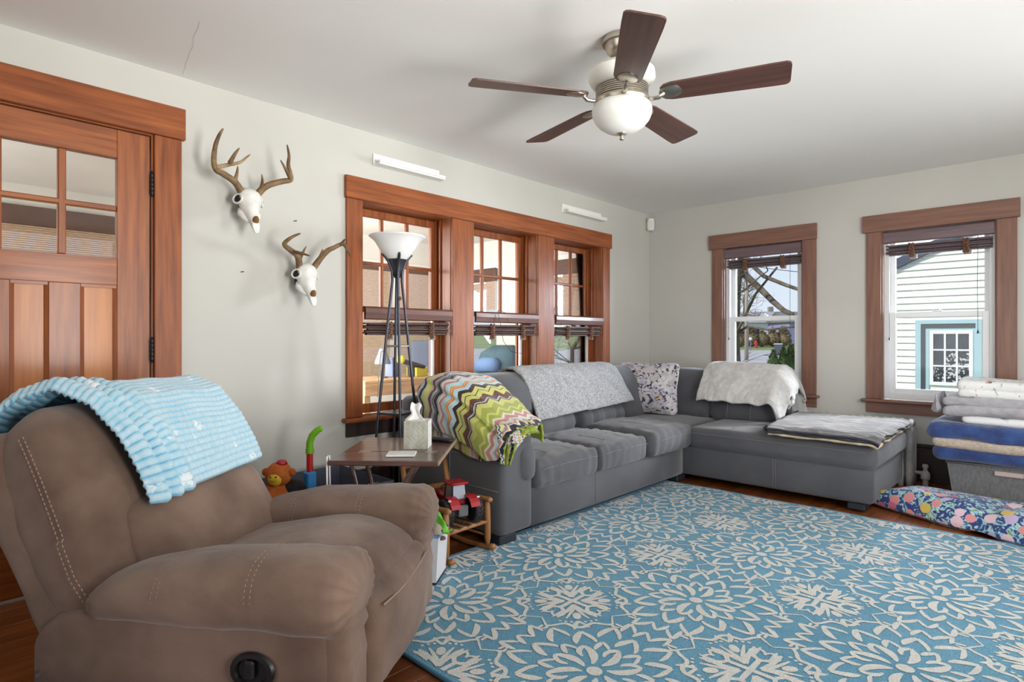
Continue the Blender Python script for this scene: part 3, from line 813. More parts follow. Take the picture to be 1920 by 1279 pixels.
# ------------------------------------------------------------------ turquoise blanket over the recliner back
mb_, nt, B = node_mat('turquoise_ribbed_plush', .95, .4)
uvn = nt.nodes.new('ShaderNodeUVMap'); sx = nt.nodes.new('ShaderNodeSeparateXYZ'); nt.links.new(uvn.outputs[0], sx.inputs[0])
NR = 46
wv = mth(nt, 'SINE', mth(nt, 'MULTIPLY', sx.outputs['Y'], 2*PI*NR))
mpn = nt.nodes.new('ShaderNodeMapping'); mpn.inputs['Scale'].default_value = (7, 12, 1); nt.links.new(uvn.outputs[0], mpn.inputs[0])
vo = nt.nodes.new('ShaderNodeTexVoronoi'); vo.inputs['Scale'].default_value = .8; nt.links.new(mpn.outputs[0], vo.inputs['Vector'])
ns = nt.nodes.new('ShaderNodeTexNoise'); ns.inputs['Scale'].default_value = 5; ns.inputs['Detail'].default_value = 6; ns.inputs['Roughness'].default_value = .75; nt.links.new(mpn.outputs[0], ns.inputs['Vector'])
flake = mth(nt, 'LESS_THAN', mth(nt, 'ADD', vo.outputs['Distance'], mth(nt, 'MULTIPLY', ns.outputs[0], .9)), .60)
n2 = nt.nodes.new('ShaderNodeTexNoise'); n2.inputs['Scale'].default_value = 55; nt.links.new(uvn.outputs[0], n2.inputs['Vector'])
fac = mth(nt, 'ADD', mth(nt, 'MULTIPLY', wv, .30), mth(nt, 'ADD', mth(nt, 'MULTIPLY', flake, .5), mth(nt, 'ADD', mth(nt, 'MULTIPLY', n2.outputs[0], .5), .12)), True)
rp = ramp(nt, [(0, S(70,150,192)), (.36, S(134,194,219)), (.76, S(202,224,234)), (1, S(232,238,241))], 'LINEAR')
nt.links.new(fac, rp.inputs[0]); nt.links.new(rp.outputs[0], B.inputs['Base Color'])
path = [(-.175, .06), (-.178, .2), (-.165, .32), (-.10, .392), (0, .412), (.10, .392), (.178, .30), (.205, .18), (.208, .06), (.20, -.02)]
pl = [0]
for a, b in zip(path[:-1], path[1:]): pl.append(pl[-1]+math.hypot(b[0]-a[0], b[1]-a[1]))
def blk_fn(u, v):
    s = v*pl[-1]; n_, h_ = ip(s, pl, [p[0] for p in path]), ip(s, pl, [p[1] for p in path])
    yn = ip(v, [0, .3, .42, .55, .7, .85, 1], [-.33, -.33, -.32, -.29, -.275, -.265, -.26])
    yf = ip(v, [0, .4, .6, 1], [.345, .33, .335, .34])
    y = yn+(yf-yn)*u
    k = math.exp(-((u-.05)/.035)**2)*.040+math.exp(-((u-.155)/.030)**2)*.036+math.exp(-((u-.26)/.04)**2)*.028
    k += math.exp(-((u-.40)/.07)**2)*.010*(1-v)*2
    k *= .4+.6*v
    k += .0035*math.sin(2*PI*NR*v+.8*nz(u*3, v*3, 0, 2))+.008*nz(u*2, v*2, 5, 2.0)+.004
    ln = math.hypot(n_, h_-.1) or 1
    sag = .02*(1-u)*max(0, v-.8)/.2
    p = Vector((n_, y, h_-sag)) + Vector((n_/ln*.9+.1, 0, (h_-.1)/ln))*k
    return tuple(MBK @ p)
bl = sheet('throw_blanket', blk_fn, 90, 370, .012, mb_)
bl.location = RC.location; bl.rotation_euler = RC.rotation_euler
tag(bl, 'turquoise ribbed blanket with white snowflakes over the recliner back', 'blanket')
# ================================================================== blinds
m_val = wood('blind_valance', S(112,72,60), S(92,58,50), 'x', rough=.4)
m_valb = wood('blind_valance_faded', S(118,96,98), S(98,80,84), 'x', rough=.45)
m_slat = mat('blind_reed', S(96,70,60), .55, S(66,46,42), 6, (1,10,10))
m_slatb = mat('blind_reed_faded', S(112,98,102), .55, S(84,72,78), 6, (1,10,10))
m_bead = mat('copper_beads', S(150,106,82), .5, S(88,58,46), 120, bump=.4, bs=200)
m_cord = mat('thin_cord', S(70,56,50), .8)
def make_blind(name, w, mv, ms, vz, stack, tilt, lab, grp, loc, rz, cord, loops=True):
    """local x runs along the window, +y towards the room, z up from the valance top"""
    B_ = thing(name, loc, rz, lab, 'blind', grp)
    v = MB(); prof = [(-.045, 0), (.022, 0), (.034, -.012), (.036, -.04), (.030, -vz+.006), (.018, -vz), (.012, -vz), (.012, -.012), (-.045, -.012)]
    vs = [(x, y, z) for x in (0, w) for (y, z) in prof]; k = len(prof)
    v.add(vs, [tuple(range(k)), tuple(range(2*k-1, k-1, -1))]+[(i, k+i, k+(i+1) % k, (i+1) % k) for i in range(k)])
    obj('valance', v, mv, B_)
    n = 8
    for i in range(n):
        z = -vz-.012-stack*(i+.5)/n; t = tilt*(1-i/n)
        yo = -.012+.012*math.sin(i*1.7)
        Mx = Matrix.Translation((w/2, yo, z)) @ Matrix.Rotation(t*(.6+.5*nz(i, w, 0, 1.7))*.5, 4, 'Y') @ Matrix.Rotation(.35*math.sin(i*2.2), 4, 'X')
        obj('slat', MB().box(-w/2+.012, w/2-.012-.02*(i % 3 == 1), -.014, .014, -.0045, .0045, .002, Mx), ms, B_)
    for fx in (.24, .73):
        r = MB(); x = w*fx
        for q in range(46):
            a = q*2.4; rr = .013+.004*nz(q, 1, 0, 1)
            r.ball((x+rr*math.cos(a)*1.15, .010+rr*math.sin(a)*.8, -vz-.012-(stack+.02)*q/45), .0078, 6, 4)
        obj('bead_tie', r, m_bead, B_, True, label='copper coloured beaded tie')
        if loops: obj('bottom_wedge', MB().box(x-.035, x+.015, -.012, .012, -vz-stack-.045, -vz-stack-.014, .004), mat('tie_wedge', S(150,140,132), .7), B_)
    for xo, ln in cord:
        c = MB().tube([(xo, .02, -vz), (xo+.003, .018, -vz-ln*.5), (xo, .02, -vz-ln)], .0017, 5)
        co = obj('pull_cord', c, m_cord, B_)
        tz = MB().lathe([(.002, .028), (.006, .014), (.0055, .008), (.009, 0), (0, 0)], 8, Matrix.Translation((xo, .02, -vz-ln-.02)))
        obj('cord_tassel', tz, m_block, co)
    return B_
blabs = ['brown woven blind bunched halfway up behind the floor lamp', 'brown woven blind bunched halfway up the middle porch window', 'brown woven blind bunched halfway up the porch window near the corner']
for i, (a, c) in enumerate(OPY):
    # on this wall local x must run along +y and the room is at +x: rotate by 90 degrees (local +y -> -x), so mirror by building from the far end
    make_blind('window_blind', c-a-.012, m_val, m_slat, .082, .085, (.05, .03, .02)[i], blabs[i], 'woven blinds bunched halfway up the porch windows', (.0, c-.006, 1.302), -PI/2, ((.10, .52),) if i != 1 else ())
lo = MB(); lo.tube([(.045, 3.12, 1.215), (.05, 3.135, 1.29), (.05, 3.16, 1.31), (.055, 3.18, 1.22), (.05, 3.22, 1.08), (.035, 3.32, 1.0), (.02, 3.45, .98), (.0, 3.56, 1.03), (-.01, 3.62, 1.08)], .002, 5)
lo.tube([(.05, 3.16, 1.312), (.02, 3.2, 1.318), (.03, 3.26, 1.30), (.04, 3.29, 1.23)], .0018, 5)
tag(obj('looped_cord', lo, m_cord, None, True), 'thin dark cord looped over the middle woven blind', 'cord')
rg = MB(); rg.tube([(.03+.004*math.sin(t), 3.885+.032*math.cos(t), 1.335+.036*math.sin(t)) for t in [2*PI*k/20 for k in range(21)]], .0022, 5)
tag(obj('wire_ring', rg, m_cord, None, True), 'thin wire ring hooked on the blind by the corner window', 'ring')
for i, (a, c) in enumerate(OPX):
    make_blind('window_blind', c-a-.014, m_valb, m_slatb, .095, .085, .0, ['grey brown woven blind raised in the street side window', 'faded woven blind raised in the window above the blanket stack'][i], 'woven blinds raised in the far wall windows', (c-.007, BW+.03, ZH-.004), PI, ((.095, .70 if i else .95), (.65, .75)))
# ================================================================== picture ledges, sensor, nails
m_white = mat('white_paint', S(238,238,234), .5)
for (y0, y1, e, lab) in ((2.085, 2.62, .05, 'white picture ledge above the porch windows, nearer the antlers'), (3.99, 4.575, .07, 'white picture ledge above the porch windows, nearer the corner')):
    P = thing('picture_ledge', (0, y0, 2.19), 0, lab, 'ledge', 'white picture ledges')
    obj('back_plate', MB().box(.0008, .012, y0, y1, 2.195, 2.272, .002), m_white, P, world=True)
    obj('shelf_lip', MB().box(.012, .075, y0+.004, y1+.0, 2.195, 2.207, .002), m_white, P, world=True)
    obj('front_lip', MB().box(.066, .080, y0+.002, y1+.002, 2.207, 2.222, .002), m_white, P, world=True)
sn = thing('motion_sensor', (.02, 5.40, 2.22), 0, 'small white motion sensor high in the room corner', 'sensor')
Ms = Matrix.Translation((.05, 5.405, 2.283)) @ Matrix.Rotation(math.radians(-48), 4, 'Z')
obj('sensor_case', MB().box(-.032, .032, -.034, .034, -.062, .062, .012, Ms), m_white, sn, SM, world=True)
obj('lens_window', MB().box(.031, .0345, -.022, .022, -.045, .04, .008, Ms), mat('sensor_lens', S(222,222,220), .25), sn, SM, world=True)
obj('mount_bracket', MB().box(.0008, .03, 5.40, 5.44, 2.25, 2.31), m_white, sn, world=True)
for (y, z, lab) in ((1.566, 1.768, 'small steel nail in the wall between the two antlered skulls'), (1.272, 1.455, 'dark nail in the wall left of the lower antlered skull')):
    tag(obj('nail', MB().tube([(.0, y, z), (.012, y, z), (.02, y+.008, z+.001)], .0025, 6), m_iron, None), lab, 'nail')
# ================================================================== skulls with antlers
m_bone = mat('bleached_bone', S(232,232,228), .6, S(214,212,206), 14, bump=.25, bs=24)
m_horn = mat('antler_horn', S(150,122,86), .6, S(92,66,40), 14, bump=.5, bs=60)
m_hornl = mat('antler_tip', S(196,174,140), .5, S(150,122,86), 12, bump=.3, bs=60)
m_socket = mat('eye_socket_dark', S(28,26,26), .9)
m_nasal = mat('nasal_cavity', S(120,84,44), .9)
def skull(loc, lab, antlers, tilt=0.0):
    y0, z0 = loc
    K = thing('deer_skull', (0, y0, z0), 0, lab, 'skull', 'white deer skulls with antlers')
    def L(p): return Vector((p[0], p[1]-y0, p[2]-z0))
    # cranium and muzzle; local z 0 at the antler bases
    R = []
    prof = [(.045,.012,.018,.02),(.055,.010,.036,.034),(.078,.002,.050,.046),(.096,-.018,.058,.052),(.106,-.040,.060,.052),(.116,-.062,.052,.050),(.126,-.085,.042,.046),(.137,-.110,.034,.040),(.150,-.135,.027,.032),(.164,-.160,.021,.024),(.178,-.185,.0165,.016),(.188,-.205,.012,.009),(.192,-.212,.005,.004)]
    ax = Vector((.62, 0, -.78))
    nrm = Vector((.78, 0, .62))
    for (x, z, w, h) in prof: R.append(((x, 0, z), (0, w, 0), tuple(nrm*h), 2.2))
    dense = []
    for a, b in zip(R[:-1], R[1:]):
        for t in (0, .5): dense.append(tuple(tuple(a[k][i]+(b[k][i]-a[k][i])*t for i in range(3)) for k in range(3))+(2.2,))
    dense.append(R[-1])
    body = loft('skull_bone', dense, m_bone, K, n=28, wr=.004, ws=22)
    for sg in (-1, 1):
        rim = MB(); c = Vector((.104, sg*.052, -.036)); out = Vector((.45, sg*.86, .15)).normalized()
        a_ = out.cross(Vector((0,0,1))).normalized(); b_ = out.cross(a_)
        rim.tube([c+a_*.027*math.cos(t)+b_*.024*math.sin(t)+out*.012 for t in [2*PI*k/18 for k in range(19)]], .0055, 6)
        obj('eye_rim', rim, m_bone, K, True)
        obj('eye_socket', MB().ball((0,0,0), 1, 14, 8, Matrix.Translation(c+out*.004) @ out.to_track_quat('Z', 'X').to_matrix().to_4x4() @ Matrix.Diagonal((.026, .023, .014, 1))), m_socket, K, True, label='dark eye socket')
        ch = MB(); ch.tube([(.085, sg*.040, -.078), (.098, sg*.040, -.105), (.118, sg*.030, -.128), (.140, sg*.020, -.150)], [.012,.020,.016,.008], 10)
        obj('cheek_bone', ch, m_bone, K, True)
    obj('nasal_opening', MB().ball((0,0,0), 1, 14, 8, Matrix.Translation((.176, 0, -.150)) @ Matrix.Rotation(.70, 4, 'Y') @ Matrix.Diagonal((.017, .0165, .030, 1))), m_nasal, K, True, label='brown nasal opening')
    for sg in (-1, 1):
        pr_ = MB(); pr_.tube([(.170, sg*.014, -.150), (.182, sg*.013, -.178), (.190, sg*.008, -.205), (.189, sg*.003, -.217)], [.007,.0075,.006,.003], 7)
        obj('nose_bone', pr_, m_bone, K, True)
    obj('wall_bracket', MB().box(.001, .075, -.018, .018, -.085, -.03, .004), m_blk, K)
    for side, main, tines in antlers:
        pts = [L(p) for p in main]
        # smooth the traced beam
        def smooth(P):
            out = []
            for i in range(len(P)-1):
                p0, p1, p2, p3 = P[max(i-1,0)], P[i], P[i+1], P[min(i+2,len(P)-1)]
                for t in (0, .25, .5, .75):
                    out.append(.5*((2*p1)+(-p0+p2)*t+(2*p0-5*p1+4*p2-p3)*t*t+(-p0+3*p1-3*p2+p3)*t**3))
            return out+[P[-1]]
        P = smooth(pts); n = len(P)
        a = MB(); a.tube(P, [(.0165*(1-t)**.55*(1+.10*nz(t*9, 1, 2, 3))+.002) if t > .04 else .019 for t in [i/(n-1) for i in range(n)]], 10)
        ant = obj('antler', a, m_horn, K, True)
        for tn in tines:
            Q = smooth([L(p) for p in tn]); m = len(Q)
            obj('tine', MB().tube(Q, [.0105*(1-i/(m-1))**.7+.0012 for i in range(m)], 8), m_hornl if len(tn) > 3 else m_horn, ant, True)
    return K
s1L = [(.10,1.238,1.85),(.133,1.19,1.893),(.156,1.128,1.916),(.179,1.082,1.926),(.2,1.064,1.964),(.22,1.064,2.028),(.24,1.075,2.079),(.26,1.086,2.108)]
s1R = [(.10,1.312,1.85),(.13,1.328,1.883),(.15,1.361,1.911),(.17,1.421,1.936),(.19,1.455,1.947),(.208,1.444,1.976),(.225,1.425,2.013),(.242,1.421,2.058),(.26,1.402,2.106)]
skull((1.274, 1.852), 'larger upper deer skull with tall branching antlers on the wall', [
    ('l', s1L, [[(.135,1.189,1.901),(.16,1.189,1.936),(.19,1.181,1.962)], [(.19,1.08,1.934),(.225,1.124,1.949),(.26,1.164,1.962),(.29,1.182,1.983),(.32,1.19,1.995)], [(.25,1.12,1.952),(.29,1.129,1.99),(.31,1.142,2.017)]]),
    ('r', s1R, [[(.125,1.322,1.879),(.15,1.321,1.915),(.18,1.305,1.949)], [(.19,1.452,1.955),(.26,1.391,1.982),(.31,1.343,2.003)]])])
s2L = [(.10,1.55,1.49),(.137,1.521,1.549),(.163,1.468,1.575),(.19,1.424,1.592),(.217,1.412,1.605),(.243,1.438,1.634),(.27,1.472,1.654)]
s2R = [(.10,1.625,1.49),(.14,1.655,1.553),(.17,1.677,1.592),(.2,1.699,1.61),(.223,1.746,1.635),(.247,1.762,1.598),(.27,1.766,1.561)]
skull((1.588, 1.492), 'smaller lower deer skull with curved antlers beside the window casing', [
    ('l', s2L, [[(.158,1.480,1.570),(.24,1.492,1.553),(.31,1.505,1.534)], [(.13,1.538,1.546),(.15,1.544,1.571),(.18,1.549,1.606)]]),
    ('r', s2R, [[(.222,1.735,1.628),(.235,1.74,1.645),(.25,1.743,1.66)], [(.12,1.647,1.536),(.15,1.65,1.569),(.18,1.646,1.601)]])])
# ================================================================== ceiling fan
m_nick = mat('brushed_nickel', S(186,178,166), .32, metal=1.0)
m_opal = mat('opal_glass', S(240,240,236), .35, S(228,228,222), 6)
m_hous = mat('cream_enamel', S(232,230,222), .4)
m_blade = {True: None}
m_blade = wood('walnut_blade', S(98,66,58), S(64,42,38), 'x', rough=.45, vs=2.0)
FN = thing('ceiling_fan', (1.794, 2.171, H), 0, 'five blade walnut ceiling fan with an opal glass bowl light', 'ceiling fan')
zf = lambda z: z-H
obj('canopy', MB().lathe([(0, -.001), (.082, -.001), (.086, zf(2.385)), (.084, zf(2.375)), (.072, zf(2.372)), (.066, zf(2.345)), (.045, zf(2.32)), (.020, zf(2.312)), (0, zf(2.312))], 32), m_nick, FN, SM)
obj('downrod', MB().lathe([(.014, zf(2.262)), (.014, zf(2.33))], 14), m_nick, FN, SM)
obj('motor_housing', MB().lathe([(0, zf(2.285)), (.06, zf(2.283)), (.115, zf(2.272)), (.140, zf(2.250)), (.143, zf(2.222)), (.130, zf(2.200)), (.108, zf(2.185)), (0, zf(2.18))], 36), m_hous, FN, SM)
bd = MB(); prof = [(.108, zf(2.19))]
for k in range(6):
    z = 2.188-k*.0085; prof += [(.112, zf(z)), (.1125, zf(z-.005)), (.107, zf(z-.0065))]
prof += [(.118, zf(2.132)), (.122, zf(2.122)), (.118, zf(2.112)), (0, zf(2.110))]
obj('ribbed_band', bd.lathe(prof, 36), m_nick, FN, .35)
obj('glass_bowl', MB().lathe([(.108, zf(2.118)), (.122, zf(2.108)), (.129, zf(2.090)), (.128, zf(2.070)), (.118, zf(2.045)), (.098, zf(2.021)), (.068, zf(2.001)), (.035, zf(1.990)), (0, zf(1.987))], 36), m_opal, FN, True)
obj('finial', MB().lathe([(.024, zf(1.992)), (.022, zf(1.985)), (.010, zf(1.978)), (.008, zf(1.974)), (.011, zf(1.968)), (.009, zf(1.961)), (0, zf(1.958))], 16), m_nick, FN, True)
bl_ = []
for x, w in ((.165, .030), (.18, .048), (.21, .058), (.60, .071), (.648, .071), (.660, .064), (.665, .05)): bl_.append((x, w))
poly = [(x, -w) for x, w in bl_]+[(x, w) for x, w in bl_[::-1]]
zb = zf(2.142)
bmesh0 = iron0 = plate0 = None
for k in range(5):
    a = math.radians(21.4+72*k)
    Mb = Matrix.Rotation(a, 4, 'Z') @ Matrix.Translation((0, 0, zb)) @ Matrix.Rotation(math.radians(-12), 4, 'X')
    b_ = MB().prism(poly, -.0035, .0035)
    bo = obj('fan_blade', b_, m_blade, FN); bo.matrix_local = Mb
    if iron0 is None:
        iron0 = MB().tube([(.100, 0, -.018), (.135, 0, -.024), (.158, 0, -.022), (.172, 0, -.012), (.180, 0, -.004)], [.010,.010,.011,.010,.008], 10, flat=.75)
        plate0 = MB().lathe([(0, -.009), (.034, -.009), (.041, -.006), (.041, -.0036), (0, -.0036)], 24, Matrix.Translation((.205, 0, 0)) @ Matrix.Diagonal((1.15, 1, 1, 1)))
    ir = obj('blade_iron', iron0, m_nick, bo, SM); pl_ = obj('mount_plate', plate0, m_nick, bo, SM)
# ================================================================== floor lamp
m_gun = mat('gunmetal_tube', S(70,72,80), .38, metal=.75)
LX, LY = .315, 2.05
FLm = thing('floor_lamp', (LX, LY, 0), 0, 'tall dark metal four legged torchiere lamp with white glass bowl', 'lamp')
obj('glass_shade', MB().lathe([(.048, 1.565), (.062, 1.575), (.085, 1.60), (.108, 1.635), (.132, 1.675), (.158, 1.697), (.166, 1.703), (.162, 1.706), (.128, 1.680), (.10, 1.64), (.078, 1.605), (.05, 1.583), (0, 1.58)], 40, cap=False), mat('lamp_opal', S(238,238,238), .4), FLm, True)
obj('cup', MB().lathe([(0, 1.455), (.018, 1.46), (.030, 1.51), (.048, 1.562), (.060, 1.578), (.056, 1.58), (0, 1.57)], 24), m_gun, FLm, True)
ca = math.radians(43.5+20)
for k in range(4):
    a = ca+k*PI/2; c, s = math.cos(a), math.sin(a)
    leg = MB().tube([(.165*c, .165*s, .012), (.115*c, .115*s, .60), (.062*c, .062*s, 1.12), (.028*c, .028*s, 1.44), (.030*c, .030*s, 1.50), (.050*c, .050*s, 1.555), (.076*c, .076*s, 1.59), (.088*c, .088*s, 1.598)], [.0085]*4+[.009, .0095, .009, .007], 10)
    lg = obj('leg', leg, m_gun, FLm, True)
    obj('rubber_foot', MB().lathe([(0, 0), (.012, 0), (.012, .016), (0, .018)], 10, Matrix.Translation((.165*c, .165*s, 0))), m_block, lg)
sq = [(.118*math.cos(ca+k*PI/2), .118*math.sin(ca+k*PI/2)) for k in range(4)]
obj('shelf', MB().prism(sq, .655, .667), m_gun, FLm)
rgm = MB()
for k in range(4):
    a, b = ca+k*PI/2, ca+(k+1)*PI/2; r = .069
    rgm.tube([(r*math.cos(a), r*math.sin(a), 1.056), (r*math.cos(b), r*math.sin(b), 1.056)], .0055, 6)
obj('brace', rgm, mat('pale_metal', S(150,148,142), .4, metal=.7), FLm)
obj('switch_knob', MB().ball((.058*math.cos(-.35), .058*math.sin(-.35), 1.335), .012, 10, 6), mat('brown_knob', S(110,70,58), .5), FLm, True)
cr = MB().tube([(-.045, -.02, 1.05), (-.10, -.045, 1.02), (-.115, -.05, .9), (-.12, -.055, .75)], .003, 6)
obj('power_cord', cr, mat('ivory_cord', S(200,190,176), .6), FLm, True)
# ================================================================== tray table
m_tray = wood('walnut_tray', S(104,72,62), S(66,44,40), 'x', rough=.28, vs=2.4, coat=.4)
ta = math.radians(41.5)
fl_ = Vector((.945, 1.250)); ex = Vector((math.cos(ta), math.sin(ta))); ey = Vector((-math.sin(ta), math.cos(ta)))
TT = thing('tray_table', (fl_.x, fl_.y, 0), ta, 'small dark walnut folding tray table beside the recliner', 'table')
tw, td, tz0, tz1 = .465, .585, .566, .588
obj('tabletop_leaf', MB().box(0, tw, 0, .205, tz0, tz1, .004), m_tray, TT)
obj('tabletop_leaf', MB().box(0, tw, .208, td, tz0, tz1, .004), m_tray, TT)
obj('edge_strip', MB().box(tw, tw+.004, .002, td-.002, tz0+.002, tz1-.001, .001), mat('pale_edge', S(150,128,112), .5), TT)
m_brassd = mat('hinge_metal', S(170,160,150), .35, metal=1)
for x in (.075, .375): obj('hinge_plate', MB().box(x, x+.055, .175, .235, tz1, tz1+.0012, .0004), m_brassd, TT)
for y in (.06, .27):
    obj('leg', MB().tube([(.02, y, .0), (.36, y+.012, tz0)], .010, 8), m_tray, TT)
    obj('leg', MB().tube([(.20, y+.03, .0), (.07, y+.03, tz0)], .010, 8), m_tray, TT)
obj('crossbar', MB().tube([(.19, .09, .06), (.19, .30, .06)], .008, 8), m_tray, TT)
obj('crossbar', MB().tube([(.06, .06, .08), (.06, .27, .08)], .008, 8), m_tray, TT)
def on_tray(x, y): p = fl_+ex*x+ey*y; return (p.x, p.y, tz1)
TB = thing('tissue_box', on_tray(.318, .325), ta+.02, 'pale whitewashed wood tissue box cover standing on the tray table', 'tissue box')
m_ww = mat('whitewashed_wood', S(196,196,182), .6, S(168,168,152), 9, (6,1,2), bump=.15, bs=20)
m_ww2 = mat('whitewashed_wood_side', S(226,226,220), .6)
hb, hh = .056, .128
obj('box_body', MB().box(-hb+.002, hb-.002, -hb+.002, hb-.002, 0, hh-.003, 0), m_ww2, TB)
for q in range(2):               # chevron slats on the two visible faces
    Mf = Matrix.Rotation(q*PI/2, 4, 'Z')
    for half in (0, 1):
        z0 = half*hh/2
        for i in range(-3, 6):
            for sg in (-1, 1):
                o0, o1 = i*.0215-.030, (i+1)*.0215-.031
                p = [(0, o0+.055), (0, o1+.055), (sg*hb, o1), (sg*hb, o0)]
                if half == 0: p = [(x, hh/2-z) for x, z in p]
                pc = clip([(x, z) for x, z in p], -hb, hb, 0, hh/2)
                if len(pc) >= 3:
                    ar_ = sum(pc[k-1][0]*pc[k][1]-pc[k][0]*pc[k-1][1] for k in range(len(pc)))
                    if ar_ < 0: pc = pc[::-1]
                    s_ = MB().prism(pc, hb-.002, hb, Mf @ Matrix.Translation((0, 0, z0)) @ Matrix.Rotation(PI/2, 4, 'X'))
                    obj('slat', s_, m_ww if q == 0 else m_ww2, TB)
obj('top_plate', MB().box(-hb, hb, -hb, hb, hh-.003, hh, .001), m_ww2, TB)
def tis(u, v):
    a = (u-.5)*2; t = v
    x = a*.040*(1-.35*t)+.010*math.sin(t*5+a*2); y = .014*math.sin(a*4.2+1)*(1-.4*t)-.006*t
    z = hh-.004+.088*t*(1-.30*abs(a-.25)**1.5)*(1-.10*math.sin(a*6))
    return (x-.012, y, z)
sheet('tissue', tis, 26, 22, .0012, mat('tissue_paper', S(240,240,238), .9), TB, label='white tissue pulled up from the box')
NB = thing('notepad', on_tray(.285, .125), ta+.1, 'small white spiral notepad lying on the tray table', 'notepad')
obj('cover', MB().box(-.062, .062, -.045, .045, .001, .011, .002), mat('notepad_paper', S(226,226,222), .5), NB)
wr_ = MB()
for i in range(16): wr_.tube([(-.055+.0073*i+.0*math.cos(t), .045+.006*math.cos(t), .006+.0065*math.sin(t)) for t in [2*PI*k/8 for k in range(9)]], .0009, 4)
obj('spiral_wire', wr_, m_nick, NB)
RM = thing('remote_control', on_tray(.40, .475), ta-.5, 'slim dark remote control behind the tissue box', 'remote')
obj('case', MB().box(-.075, .075, -.020, .020, .001, .020, .007), m_blk, RM, SM)
obj('button_pad', MB().box(-.06, .06, -.014, .014, .0201, .0212, .0004), mat('grey_rubber', S(80,82,88), .7), RM)
wc = MB(); wc.tube([tuple(on_tray(-.004, .02)[:2])+(.02,), tuple(on_tray(-.006, .018)[:2])+(.35,), tuple(on_tray(-.008, .016)[:2])+(.60,), tuple(on_tray(-.003, .03)[:2])+(.605,), tuple(on_tray(-.004, .05)[:2])+(.35,), tuple(on_tray(-.006, .06)[:2])+(.02,)], .004, 8)
tag(obj('white_cable', wc, m_white, None, True), 'white cable hanging at the corner of the tray table', 'cable')
# ================================================================== zigzag blanket over the sofa arm
mz, nt, B = node_mat('zigzag_fleece', .95, .3)
uvn = nt.nodes.new('ShaderNodeUVMap'); sx = nt.nodes.new('ShaderNodeSeparateXYZ'); nt.links.new(uvn.outputs[0], sx.inputs[0])
nq = nt.nodes.new('ShaderNodeTexNoise'); nq.inputs['Scale'].default_value = 70; nt.links.new(uvn.outputs[0], nq.inputs['Vector'])
zig = mth(nt, 'PINGPONG', mth(nt, 'MULTIPLY', sx.outputs['Y'], 7.5), .5)
s_ = mth(nt, 'ADD', mth(nt, 'ADD', sx.outputs['X'], mth(nt, 'MULTIPLY', zig, .085)), mth(nt, 'MULTIPLY', nq.outputs[0], .008))
s_ = mth(nt, 'FRACT', mth(nt, 'MULTIPLY', s_, .93))
k_, gy, ye, pk, bu, lb, og, br, dr, gr, cr = S(34,32,44), S(176,178,182), S(200,200,112), S(190,130,134), S(116,48,64), S(178,208,214), S(214,130,44), S(104,54,34), S(52,30,32), S(158,168,76), S(220,210,186)
seq = [(k_,.022),(gy,.030),(k_,.022),(gy,.012),(ye,.050),(gy,.022),(bu,.028),(gy,.030),(k_,.012),(gy,.008),(k_,.038),(gy,.022),(cr,.015),(pk,.024),(lb,.044),(og,.012),(cr,.006),(og,.012),(lb,.040),(dr,.034),(ye,.026),(dr,.010),(ye,.040),(br,.034),(dr,.012),(gy,.012),(dr,.014),(ye,.044),(gr,.050),(ye,.022),(gr,.03),(cr,.018),(pk,.036),(cr,.02),(lb,.02),(pk,.02),(cr,.016),(k_,.04),(gy,.01),(k_,.03)]
tot = sum(w for c, w in seq)
# a ramp holds 32 stops: split over two
stops = []; a = 0
for c, w in seq: stops.append((a/tot, c)); a += w
h = len(stops)//2; cut = stops[h][0]
r1 = ramp(nt, stops[:h]); r2 = ramp(nt, [(0, stops[h][1])]+stops[h+1:])
nt.links.new(s_, r1.inputs[0]); nt.links.new(s_, r2.inputs[0])
mx = nt.nodes.new('ShaderNodeMix'); mx.data_type = 'RGBA'
nt.links.new(mth(nt, 'GREATER_THAN', s_, cut), mx.inputs['Factor']); nt.links.new(r1.outputs[0], mx.inputs['A']); nt.links.new(r2.outputs[0], mx.inputs['B'])
nt.links.new(mx.outputs['Result'], B.inputs['Base Color'])
m_lime = mat('lime_sherpa', S(158,170,76), .95, S(128,142,56), 40, bump=.8, bs=150)
ztop = lambda x: ip(x, [.30,.40,.50,.62,.75,.88,1.0,1.07,1.12], [.80,.868,.886,.868,.815,.742,.668,.645,.60])
zbot = lambda x: ip(x, [.30,.46,.60,.75,.90,.98,1.05,1.12], [.60,.585,.57,.545,.50,.455,.47,.53])
def zz(u, v):
    x = .43+.665*u
    zt, zb = ztop(x), zbot(x)
    # profile across: outer hem -> outer face -> over the top -> inner face
    yo, yi = 2.146-.012*math.sin(u*3), 2.505+.05*(1-u)
    L1 = zt-zb; W_ = yi-yo; tot_ = L1+W_+.16-.11*u*u
    s = v*tot_
    r = .085
    if s < L1-r: y = yo; z = zb+s
    elif s < L1+r*.6:
        t = (s-L1+r)/(1.6*r); a_ = t*PI/2; y = yo+r*(1-math.cos(a_))*1.0; z = zt-r+r*math.sin(a_)
    elif s < L1+W_-r*.6: y = yo+r+(s-L1-r*.6); z = zt+.012*math.sin((s-L1)*9)
    else:
        t = s-(L1+W_-r*.6); y = min(yi, yo+r+W_-r*1.2+t*.35); z = zt-t*.95
    k = .014*nz(u*3, v*2.2, 1, 2.2)+.006*nz(u*9, v*7, 4, 1.6)
    fold = .020*math.exp(-((v-.30+.10*u)/.025)**2)
    y -= (k+.0)*(1 if v < .4 else .2)-fold*(1 if v < .4 else 0); z += k*(.3 if v < .3 else 1)
    # billow towards the door end
    y -= .030*math.sin(PI*min(1, v/.42))*max(0, 1-u*1.1)*(v < .42)
    x += .03*math.sin(v*5)*u*u
    return (x, y, z)
